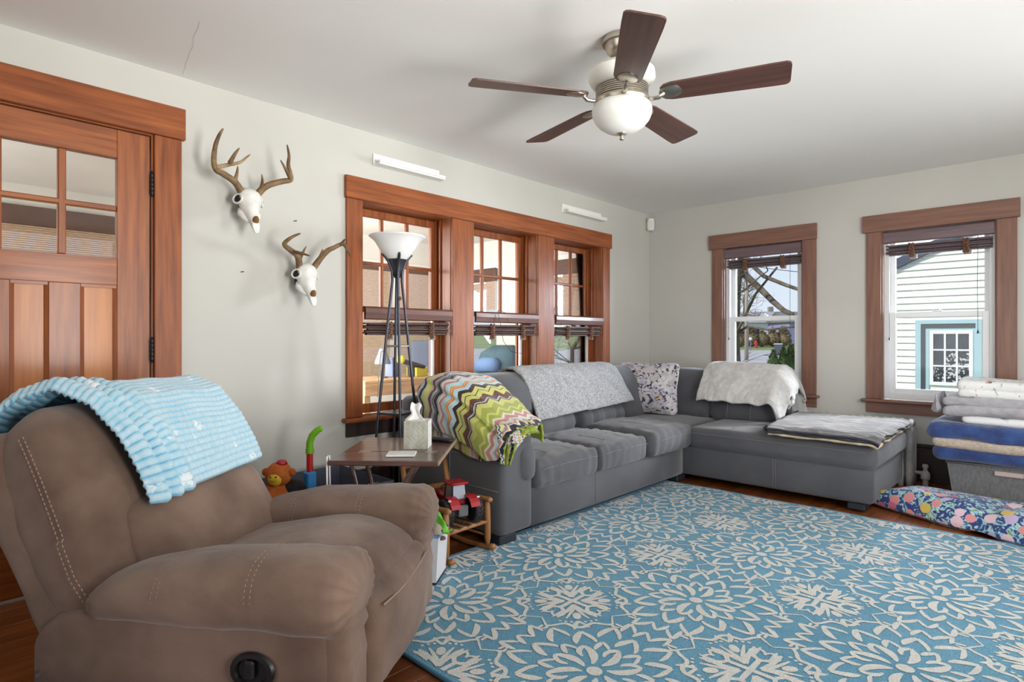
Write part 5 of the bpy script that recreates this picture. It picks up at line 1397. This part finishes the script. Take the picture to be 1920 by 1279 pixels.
wall_with_holes('wall_porch_end', 'y', PY1, PY1+.12, PXO, -TW-.001, PZ0, PZ1, [(a, b, .62, 1.95) for a, b in EW], m_pw, 'white end wall of the porch with two windows')
place('wall_porch_south', MB().box(PXO, -TW-.001, PY0-.12, PY0, PZ0, PZ1), m_pw, 'white south end wall of the porch', 'wall')
area_lamp('porch_fill', (-1.5, 1.72, 1.3), (-1.4, 4, 1.3), 1.9, 1.5, 120, (1, .98, .95))  # lamp added inside the porch to brighten it; no window here
area_lamp('porch_fill', (-1.5, PY0+.15, 1.4), (-1.6, 2, 1.6), 2.0, 1.4, 46, (1, .98, .95))  # second added lamp, brightens the porch near the door
m_reed = mat('porch_reed', S(196,168,142), .7, S(160,132,110), 20, (1,1,30))
def reed_blind(name, lab, axis, t, a, b, zt, zb, roll):
    K = thing(name, (t, a, zb) if axis == 'x' else (a, t, zb), 0, lab, 'blind', 'reed blinds in the porch windows')
    r = MB(); n = int((zt-zb)/.0165)
    for i in range(n):
        z = zt-(i+.5)*.0165; h = .0068
        if axis == 'x': r.box(t-.002, t+.002, a, b, z-h, z+h)
        else: r.box(a, b, t-.002, t+.002, z-h, z+h)
    o = obj('reed_panel', r, m_reed, K, world=True); o['kind'] = 'stuff'
    v = MB()
    if axis == 'x': v.box(t-.012, t+.012, a-.02, b+.02, zt, zt+roll, .004)
    else: v.box(a-.02, b+.02, t-.012, t+.012, zt, zt+roll, .004)
    obj('head_roll', v, mat('reed_roll', S(104,78,66), .7, S(84,62,54), 30, (1,1,20)), K, world=True)
for i, (a, b) in enumerate(OW):
    nm = thing('window_%d' % (6+i), (PXO, a, .62), 0, ['porch window seen through the door panes', 'outer porch window seen behind the lamp legs', 'outer porch window seen right of the lamp', 'outer porch window nearest the porch corner'][i], 'window', kind='structure')
    f = MB()
    for y in (a, b): f.box(PXO-.05, PXO+.02, y-.05 if y == a else y-.015, y+.015 if y == a else y+.05, .57, 2.0, .004)
    obj('side_casing', f, m_white, nm, world=True)
    obj('head_casing', MB().box(PXO-.05, PXO+.02, a-.05, b+.05, 1.95, 2.02, .004), m_white, nm, world=True)
    obj('sill', MB().box(PXO-.05, PXO+.05, a-.05, b+.05, .58, .62, .004), m_white, nm, world=True)
    obj('glass_pane', MB().box(PXO-.07, PXO-.067, a, b, .62, 1.95), m_glass, nm, world=True)
    reed_blind('porch_blind', ['reed blind seen through the front door panes', 'reed blind behind the lamp on the outer porch wall', 'reed blind right of the lamp on the outer porch wall', 'reed blind in the porch corner window'][i], 'x', PXO+.04, a-.01, b+.01, (1.98, 1.90, 1.90, 1.90)[i], (1.30, .70, .66, .66)[i], (.15, .08, .08, .08)[i])
for i, (a, b) in enumerate(EW):
    nm = thing('window_%d' % (10+i), (a, PY1, .62), 0, ['porch end window on the left, full of bare twigs', 'porch end window seen through the corner porch window'][i], 'window', kind='structure')
    obj('head_casing', MB().box(a-.05, b+.05, PY1-.02, PY1+.05, 1.95, 2.02, .004), m_white, nm, world=True)
    obj('sill', MB().box(a-.05, b+.05, PY1-.05, PY1+.05, .58, .62, .004), m_white, nm, world=True)
    obj('glass_pane', MB().box(a, b, PY1+.067, PY1+.07, .62, 1.95), m_glass, nm, world=True)
    reed_blind('porch_blind', ['short reed blind in the left porch end window', 'short reed blind in the right porch end window'][i], 'y', PY1-.035, a-.01, b+.01, 1.80, (1.45, 1.30)[i], .16)
# workbench and things on the porch
m_pineb = mat('pale_pine', S(196,160,120), .6, S(168,130,94), 4, (8,1,8))
WBn = thing('work_bench', (-1.45, 3.3, PZ0), 0, 'pale pine workbench on the porch behind the lamp', 'bench')
obj('front_beam', MB().box(-1.22, -1.18, 2.78, 3.95, .60, .71, .004), m_pineb, WBn, world=True)
obj('bench_top', MB().box(-1.72, -1.18, 2.78, 3.95, .71, .735, .004), m_pineb, WBn, world=True)
for y in (2.83, 3.88):
    for x in (-1.25, -1.66): obj('leg', MB().box(x-.03, x+.03, y-.03, y+.03, PZ0, .71, .003), m_pineb, WBn, world=True)
GL = thing('desk_lamp', (-1.42, 3.12, .735), 0, 'grey bell shaped lamp on the porch workbench', 'lamp')
obj('shade', MB().lathe([(.075, .13), (.07, .16), (.045, .22), (.030, .27), (0, .285)], 18), mat('grey_enamel', S(120,124,136), .5), GL, SM)
obj('stem', MB().lathe([(.05, 0), (.05, .012), (.012, .02), (.012, .17)], 12), mat('grey_enamel2', S(104,108,120), .5), GL, SM)
m_yel = mat('yellow_card', S(206,200,70), .6)
for (x, y, w, d, h, m, lab, cat, nm) in ((-1.40, 3.50, .16, .13, .075, m_yel, 'flat yellow box on the porch workbench', 'box', 'yellow_box'), (-1.52, 3.30, .10, .10, .17, mat('blue_card', S(112,124,160), .6), 'tall grey blue box on the porch workbench', 'box', 'blue_box')):
    K = thing(nm, (x, y, .736), .2, lab, cat)
    obj('box_body', MB().box(-d/2, d/2, -w/2, w/2, 0, h, .003), m, K); obj('box_lid', MB().box(-d/2-.003, d/2+.003, -w/2-.003, w/2+.003, h, h+.012, .002), m, K)
NG = thing('toy_launcher', (-1.36, 3.31, .736), 0, 'black and yellow toy launcher lying across the porch workbench', 'toy')
obj('barrel', MB().tube([(0, -.04, .16), (.02, .10, .12), (.04, .22, .09)], [.022, .026, .018], 10), mat('toy_black', S(52,46,52), .5), NG, True)
obj('drum', MB().ball((0, -.03, .165), .042, 12, 8), m_yel, NG, True)
obj('stand', MB().box(-.02, .02, .06, .14, 0, .10, .004), mat('toy_black2', S(60,54,58), .5), NG)
OC = thing('office_chair', (-2.12, 4.22, PZ0), -.6, 'slate grey high backed chair standing on the porch', 'chair')
m_slate = mat('slate_mesh', S(96,104,122), .8)
soft_box('backrest', (-.2, 0, .88), (.035, .20, .30), .03, m_slate, OC, n=10, puff=(.01,0,0)); soft_box('seat', (0, 0, .48), (.22, .22, .05), .04, m_slate, OC, n=8)
obj('pedestal', MB().lathe([(.24, 0), (.24, .03), (.03, .06), (.03, .44)], 12), m_blk, OC, SM)
CV = thing('reflection_shape', (-1.30, 4.55, PZ0), 0, 'teal draped shape on the porch in place of a window reflection', 'reflection shape')  # stands in for a reflection in the middle porch window
m_teal = mat('teal_cover', S(84,112,124), .85, S(64,90,104), 3)
loft('cover', [((0,0,.02), (.32,0,0), (0,.24,0), 3), ((0,0,.5), (.31,0,0), (0,.23,0), 3), ((.0,0,.85), (.30,0,0), (0,.22,0), 2.6), ((.02,0,1.05), (.24,0,0), (0,.19,0), 2.2), ((.05,0,1.13), (.12,0,0), (0,.10,0), 2)], m_teal, CV, n=28, wr=.02, ws=4)
loft('blue_bundle', [((.02,-.22,.86), (.17,0,0), (0,.10,0), 2.2), ((.04,-.23,.95), (.16,0,0), (0,.10,0), 2.2), ((.06,-.23,1.0), (.09,0,0), (0,.06,0), 2)], mat('denim_blue', S(110,140,186), .85), CV, n=20, wr=.012, ws=6)
# ================================================================== outdoors
def gz(x, y):
    d = math.hypot(x-3.2, y); return float(np.interp(d, [0, 34, 62, 90, 140], [-.62, -.62, .05, .9, 2.2]))
m_lawn = mat('lawn_grass', S(120,136,70), .95, S(150,150,92), .35, detail=8)
g = MB(); nx_, ny_ = 60, 60
X = lambda i: -95+130*i/nx_
Yg = lambda j: -20+150*j/ny_
g.add([(X(i), Yg(j), gz(X(i), Yg(j))) for i in range(nx_+1) for j in range(ny_+1)], [(i*(ny_+1)+j, (i+1)*(ny_+1)+j, (i+1)*(ny_+1)+j+1, i*(ny_+1)+j+1) for i in range(nx_) for j in range(ny_)])
struct('outdoor_ground', g, m_lawn, True, label='grass outdoors seen through the street side window', cat='grass')
rd = MB(); N_ = 40
def rdpt(t, s):   # a street crossing the view, nearly square to the sight line
    c = Vector((-14.0, 46.5)); d = Vector((.86, .51)); n_ = Vector((-.51, .86)); p = c+d*(t*90-45)+n_*s
    return (p.x, p.y, gz(p.x, p.y)+.04)
rd.add([rdpt(i/N_, s) for i in range(N_+1) for s in (-12.5, -4, 4, 9.5)], [(i*4+k, (i+1)*4+k, (i+1)*4+k+1, i*4+k+1) for i in range(N_) for k in range(3)])
struct('outdoor_street', rd, mat('pale_asphalt', S(196,184,178), .9, S(178,168,164), 1.2), True, label='pale grey street outdoors beyond the lawn', cat='street')
# neighbour house with clapboards
NH = thing('clapboard_house', (1.5, 12.9, -.6), 0, 'white clapboard house with a blue framed window close by', 'house')
m_sid = mat('white_siding', S(236,236,234), .6); YW = 12.9
hx0, hx1 = .15, 7.5; ex = .121
wx0, wx1, wz0, wz1 = 1.158, 2.112, .15, 1.435
me_b = {}
for i in range(34):
    z = -.55+i*ex
    for (a, b) in (((hx0, wx0), (wx1, hx1)) if wz0 < z+ex*.5 < wz1 else ((hx0, hx1),)):
        zz0, zz1 = z, z+ex+.012
        m = MB(); m.add([(a, YW-.048, zz0), (b, YW-.048, zz0), (b, YW-.008, zz1), (a, YW-.008, zz1), (a, YW, zz0), (b, YW, zz0), (b, YW, zz1), (a, YW, zz1)], [(0,1,2,3), (5,4,7,6), (4,5,1,0), (3,2,6,7), (4,0,3,7), (1,5,6,2)])
        obj('clapboard', m, m_sid, NH, world=True)
obj('wall_core', MB().box(hx0+.01, hx1, YW+.001, YW+7, -.7, 3.6), m_sid, NH, world=True)
m_tealp = mat('powder_blue_paint', S(166,196,204), .6)
wn_ = obj('window_casing', MB().box(wx0, wx0+.085, YW-.06, YW, wz0-.1, wz1).box(wx1-.085, wx1, YW-.06, YW, wz0-.1, wz1).box(wx0+.085, wx1-.085, YW-.06, YW, wz1-.07, wz1).box(wx0+.085, wx1-.085, YW-.06, YW, wz0-.1, wz0), m_tealp, NH, world=True)
obj('storm_frame', MB().box(wx0+.085, wx0+.15, YW-.045, YW, wz0, wz1-.07).box(wx0+.15, wx1-.085, YW-.045, YW, wz1-.15, wz1-.07), mat('charcoal_frame', S(66,70,78), .5), wn_, world=True)
obj('inner_frame', MB().box(wx0+.15, wx0+.205, YW-.035, YW, wz0, wz1-.15).box(wx1-.125, wx1-.085, YW-.035, YW, wz0, wz1-.15).box(wx0+.205, wx1-.125, YW-.035, YW, wz1-.19, wz1-.15), m_tealp, wn_, world=True)
sx0, sx1, sz0, sz1 = 1.371, 1.992, .267, 1.245
sash = MB().box(sx0, sx0+.055, YW-.05, YW-.01, sz0, sz1).box(sx1-.055, sx1, YW-.05, YW-.01, sz0, sz1).box(sx0+.055, sx1-.055, YW-.05, YW-.01, sz1-.06, sz1).box(sx0+.055, sx1-.055, YW-.05, YW-.01, sz0, sz0+.06)
obj('sash', sash, m_vinyl, wn_, world=True)
gx0, gx1, gz0_, gz1_ = sx0+.055, sx1-.055, sz0+.06, sz1-.06
for k in (1, 2):
    x = gx0+(gx1-gx0)*k/3; z = gz0_+(gz1_-gz0_)*k/3
    obj('sash_bar', MB().box(x-.014, x+.014, YW-.045, YW-.012, gz0_, gz1_), m_vinyl, wn_, world=True)
    obj('sash_bar', MB().box(gx0, gx1, YW-.0445, YW-.0125, z-.014, z+.014), m_vinyl, wn_, world=True)
m_pane = mat('dark_pane', S(70,72,82), .12, S(56,58,66), 6)
m_lace = mat('lace_curtain', S(40,42,50), .4, S(206,206,208), 26, detail=2, lo=.54, hi=.60)
for i in range(3):
    for j in range(3):
        xa, xb = gx0+(gx1-gx0)*i/3, gx0+(gx1-gx0)*(i+1)/3; za, zb = gz0_+(gz1_-gz0_)*j/3, gz0_+(gz1_-gz0_)*(j+1)/3
        obj('pane', MB().box(xa, xb, YW-.028, YW-.022, za, zb), m_lace if j == 0 or (j == 1 and i > 0) else m_pane, wn_, world=True)
# gable overhang of that house: dark slope put where shade falls on the siding
rake = MB(); d = Vector((.898, 0, .44)); nrm_ = Vector((-.44, 0, .898)); p0 = Vector((hx0-.5, 0, 1.80)); p1 = p0+d*4.6
for y0_, y1_, t in ((YW-.12, YW+7.2, .16),):
    a, b = p0, p1
    vs = [(a.x, y0_, a.z), (b.x, y0_, b.z), (b.x, y1_, b.z), (a.x, y1_, a.z)]; up_ = nrm_*t
    rake.add(vs+[(v[0]+up_.x, v[1], v[2]+up_.z) for v in vs], [(3,2,1,0), (4,5,6,7), (0,1,5,4), (1,2,6,5), (2,3,7,6), (3,0,4,7)])
obj('roof', rake, mat('shade_slate', S(76,80,100), .7), NH, world=True)
# trees
m_bark = mat('grey_bark', S(122,110,96), .95, S(78,68,60), 6, (1,1,.4), bump=.6, bs=14)
def branch(mb, p, d, ln, r, lev, rnd):
    n = 5; pts = [Vector(p)]; dd = Vector(d).normalized()
    for i in range(n):
        dd = (dd+Vector((rnd.uniform(-1,1), rnd.uniform(-1,1), rnd.uniform(-.7,.9)))*.16).normalized(); pts.append(pts[-1]+dd*ln/n)
    mb.tube(pts, [r*(1-.6*i/n) for i in range(n+1)], 6 if lev < 2 else 4, cap=False)
    if lev < 3:
        for k in range(4 if lev < 2 else 3):
            i = rnd.randrange(1, n+1); side = Vector((rnd.uniform(-1,1), rnd.uniform(-1,1), rnd.uniform(-.5,.9))).normalized()
            branch(mb, pts[i], (dd+side*1.1), ln*rnd.uniform(.42,.66), r*.5, lev+1, rnd)
def tree(name, lab, base, h, r, nb, seed, spread=1.0, limbs=()):
    rnd = random.Random(seed); K = thing(name, base, 0, lab, 'tree')
    tr = MB(); pts = [Vector((0.06*nz(i, seed, 0, .9)*i, .06*nz(i, 5, seed, .9)*i, h*i/10)) for i in range(11)]
    tr.tube(pts, [r*(1.25-.8*i/10) for i in range(11)], 12); obj('trunk', tr, m_bark, K, True)
    for L_, rr in limbs:
        n = len(L_); obj('limb', MB().tube([Vector(p)-Vector(base) for p in L_], [rr*(1-.45*i/(n-1)) for i in range(n)], 10), m_bark, K, True)
    b = MB()
    for i in range(nb):
        q = pts[rnd.randrange(3, 11)]; a = rnd.uniform(0, 2*PI)
        branch(b, q, (math.cos(a), math.sin(a), rnd.uniform(-.1, .7)), h*.30*spread*rnd.uniform(.6, 1.2), r*.30, 0, rnd)
    o = obj('twigs', b, m_bark, K, True); o['kind'] = 'stuff'
    return K
tree('bare_tree', 'bare tree with a thick trunk close to the street side window', (-2.66, 13.75, -.62), 7.5, .19, 9, 3, .8,
     [([(-2.62,13.9,3.0), (-2.35,13.93,2.58), (-1.943,13.735,2.229), (-1.564,13.405,1.927), (-1.216,13.046,1.702), (-.95,12.8,1.60)], .085), ([(-2.6,13.6,3.6), (-2.0,13.2,2.80), (-1.6,13.0,2.45), (-1.1,12.85,2.22), (-.7,12.7,2.06), (-.3,12.6,1.95)], .055), ([(-2.64,13.7,1.0), (-2.3,13.5,1.45), (-1.9,13.3,2.1), (-1.4,13.2,2.65)], .04), ([(-2.64,13.7,1.15), (-2.2,13.6,1.38), (-1.7,13.5,1.30), (-1.0,13.3,1.36)], .035)])
for i, (x, y, h, sd) in enumerate(((-26.5, 74.0, 9.0, 11), (-14.0, 92.0, 10.0, 12), (-37.5, 96.0, 12.0, 13))):
    tree('bare_tree', ['bare grey tree in front of the white house across the street', 'bare grey tree behind the lilac house', 'tall bare grey tree behind the white house'][i], (x, y, gz(x, y)), h, .22, 16, sd, 1.1)
for i, (x, y, h, sd) in enumerate(((-4.2, 9.6, 3.0, 21), (-1.3, 8.4, 3.0, 23))):
    tree('bare_shrub', ['bare twiggy shrub outside the left porch end window', 'bare twiggy shrub outside the right porch end window'][i], (x, y, -.62), h, .05, 18, sd, 1.3)
# hedge, shrubs, pole, mailbox, hydrant, houses across the street
m_brush = mat('dry_brush', S(138,120,86), .95, S(104,86,64), 5, bump=.8, bs=8)
m_ever = mat('evergreen', S(84,110,44), .95, S(46,72,30), 7, bump=.9, bs=9)
def tuft_mesh(c, rx, ry, h, n, m, rnd, blade):
    mb = MB()
    for i in range(n):
        a = rnd.uniform(0, 2*PI); t = math.sqrt(rnd.random()); zz = rnd.random()
        k = (1-zz**1.6) if blade == 'cone' else math.sqrt(max(0, 1-zz*zz))
        p = Vector((c[0]+rx*k*t*math.cos(a), c[1]+ry*k*t*math.sin(a), c[2]+h*zz)); s = h*.07*rnd.uniform(.6, 1.3)
        d = Vector((rnd.uniform(-1,1), rnd.uniform(-1,1), rnd.uniform(.1,1.2))).normalized()*s*2; sd = Vector((rnd.uniform(-1,1), rnd.uniform(-1,1), rnd.uniform(-.3,.3))).normalized()*s*.7
        mb.add([p-sd, p+sd, p+d], [(0,1,2)])
    return mb
rnd = random.Random(5)
for i in range(5):
    t = i/4; x = -22.0+3.4*t; y = 61.6+2.9*t
    K = thing('brush_bush', (x, y, gz(x, y)), 0, 'brown dry bush, number %s from the left in the row across the street' % ['one','two','three','four','five'][i], 'bush', 'dry bushes across the street')
    K['label'] = ['leftmost brown bush in the row across the street', 'second brown bush from the left across the street', 'middle brown bush in the row across the street', 'fourth brown bush from the left across the street', 'rightmost brown bush in the row across the street'][i]
    obj('foliage', tuft_mesh((0,0,.1), .75, .7, 1.7+.25*math.sin(i*2), 900, None, rnd, 'dome'), m_brush, K)['kind'] = 'stuff'
    obj('core', MB().ball((0,0,.8), .66, 12, 8, sc=(1,.95,1.15)), m_brush, K, True)
for i in range(4):
    u = i/3; x = -7.75+.98*u+.05*(i % 2); y = 30.9+.95*u
    K = thing('evergreen_shrub', (x, y, gz(x, y)), 0, ['leftmost small evergreen shrub by the lawn edge', 'second small evergreen shrub from the left', 'third small evergreen shrub from the left', 'rightmost small evergreen shrub by the lawn edge'][i], 'shrub', 'evergreen shrubs outdoors')
    hh_ = (1.05, 1.15, 1.30, 1.2)[i]
    obj('foliage', tuft_mesh((0,0,.05), .36, .36, hh_, 1100, None, rnd, 'cone'), m_ever, K)['kind'] = 'stuff'
    obj('core', MB().lathe([(.30, .05), (.30, .3), (.17, .75), (.02, 1.1)], 10), m_ever, K, True)
PL = thing('utility_pole', (-12.75, 40.0, gz(-12.75, 40)), 0, 'tall grey utility pole beside the street', 'pole')
obj('pole', MB().tube([(0,0,0), (0,0,9)], [.14, .10], 10), mat('weathered_pole', S(176,166,152), .9), PL, True)
obj('crossarm', MB().box(-.9, .9, -.05, .05, 8.2, 8.32), mat('weathered_pole2', S(150,140,128), .9), PL)
wr2 = MB()
for z0_, z1_ in ((6.6, 5.4), (6.1, 4.9)):
    wr2.tube([(-12.75+(14.5)*t, 40-8*t, z0_+(z1_-z0_)*t-.8*math.sin(PI*t)) for t in [k/16 for k in range(17)]], .022, 5)
tag(obj('power_lines', wr2, m_blk, None, True), 'pair of black power lines crossing the sky', 'cable', kind='stuff')
MBX = thing('mailbox', (-18.48, 55.3, gz(-18.48, 55.3)), .4, 'white mailbox on a grey post across the street', 'mailbox')
obj('post', MB().box(-.05, .05, -.05, .05, 0, .95), mat('grey_post', S(120,120,128), .8), MBX)
obj('box', MB().box(-.12, .12, -.28, .28, .95, 1.22, .05), mat('mailbox_white', S(226,228,232), .5), MBX)
HY = thing('fire_hydrant', (-20.0, 60.6, gz(-20, 60.6)), 0, 'red fire hydrant on the verge across the street', 'hydrant')
m_hy = mat('hydrant_red', S(206,44,60), .5)
obj('barrel', MB().lathe([(.16, 0), (.16, .06), (.11, .08), (.11, .52), (.15, .54), (.15, .58), (.12, .66), (.05, .74), (0, .76)], 14), m_hy, HY, SM)
for sg in (-1, 1): obj('nozzle', MB().tube([(0,0,.42), (sg*.2,0,.42)], .055, 8), m_hy, HY, SM)
MB2 = thing('trash_cart', (-12.95, 46.6, gz(-12.95, 46.6)), .3, 'dark wheeled trash cart at the kerb across the street', 'trash cart')
obj('cart_body', MB().add([(-.22,-.25,.08), (.22,-.25,.08), (.22,.25,.08), (-.22,.25,.08), (-.28,-.32,.9), (.28,-.32,.9), (.28,.32,.9), (-.28,.32,.9)], [(3,2,1,0), (4,5,6,7), (0,1,5,4), (1,2,6,5), (2,3,7,6), (3,0,4,7)]), mat('cart_dark', S(82,88,98), .6), MB2)
obj('cart_lid', MB().box(-.30, .30, -.36, .34, .9, .98, .02), mat('cart_lid', S(200,204,210), .5), MB2)
for sg in (-1, 1): obj('wheel', MB().lathe([(.10, -.03), (.10, .03)], 12, Matrix.Translation((sg*.24, .26, .10)) @ Matrix.Rotation(PI/2, 4, 'Y')), m_blk, MB2)
def house(name, lab, c, rz, w, d, h, roof_h, mw, mr, wins, chim):
    K = thing(name, (c[0], c[1], gz(*c)-.2), rz, lab, 'house')
    obj('walls', MB().box(-w/2, w/2, -d/2, d/2, 0, h), mw, K)
    r = MB(); o_ = .35
    r.add([(-w/2-o_, -d/2-o_, h-.05), (w/2+o_, -d/2-o_, h-.05), (w/2+o_, d/2+o_, h-.05), (-w/2-o_, d/2+o_, h-.05), (-w/2-o_, 0, h+roof_h), (w/2+o_, 0, h+roof_h)], [(0,1,5,4), (2,3,4,5), (0,4,3), (1,2,5), (3,2,1,0)])
    obj('roof', r, mr, K)
    for (x, z, ww, wh) in wins:
        f = obj('window', MB().box(x-ww/2-.08, x+ww/2+.08, -d/2-.05, -d/2, z-.08, z+wh+.08), m_white, K)
        obj('pane', MB().box(x-ww/2, x+ww/2, -d/2-.06, -d/2-.02, z, z+wh), m_pane, f)
    if chim: obj('chimney', MB().box(chim-.3, chim+.3, .3, .9, h, h+roof_h+.7), mat('brick_chimney', S(150,140,134), .9), K)
house('white_house', 'white house with a pale roof across the street', (-28.0, 83.5), math.radians(43), 9, 7, 2.6, 1.6, mat('house_white', S(240,240,238), .7), mat('house_roof', S(170,164,160), .8), [(1.2, 1.0, .9, 1.0), (-2.2, 1.0, .9, 1.0)], 1.5)
house('lilac_house', 'lilac house with white windows across the street', (-20.2, 76.5), math.radians(43), 6.4, 6, 2.7, 1.3, mat('house_lilac', S(150,146,186), .7), mat('house_roof2', S(130,122,122), .8), [(-1.7, .5, 1.0, 1.6), (.5, 1.0, .7, 1.2), (2.2, .9, .8, 1.2)], None)
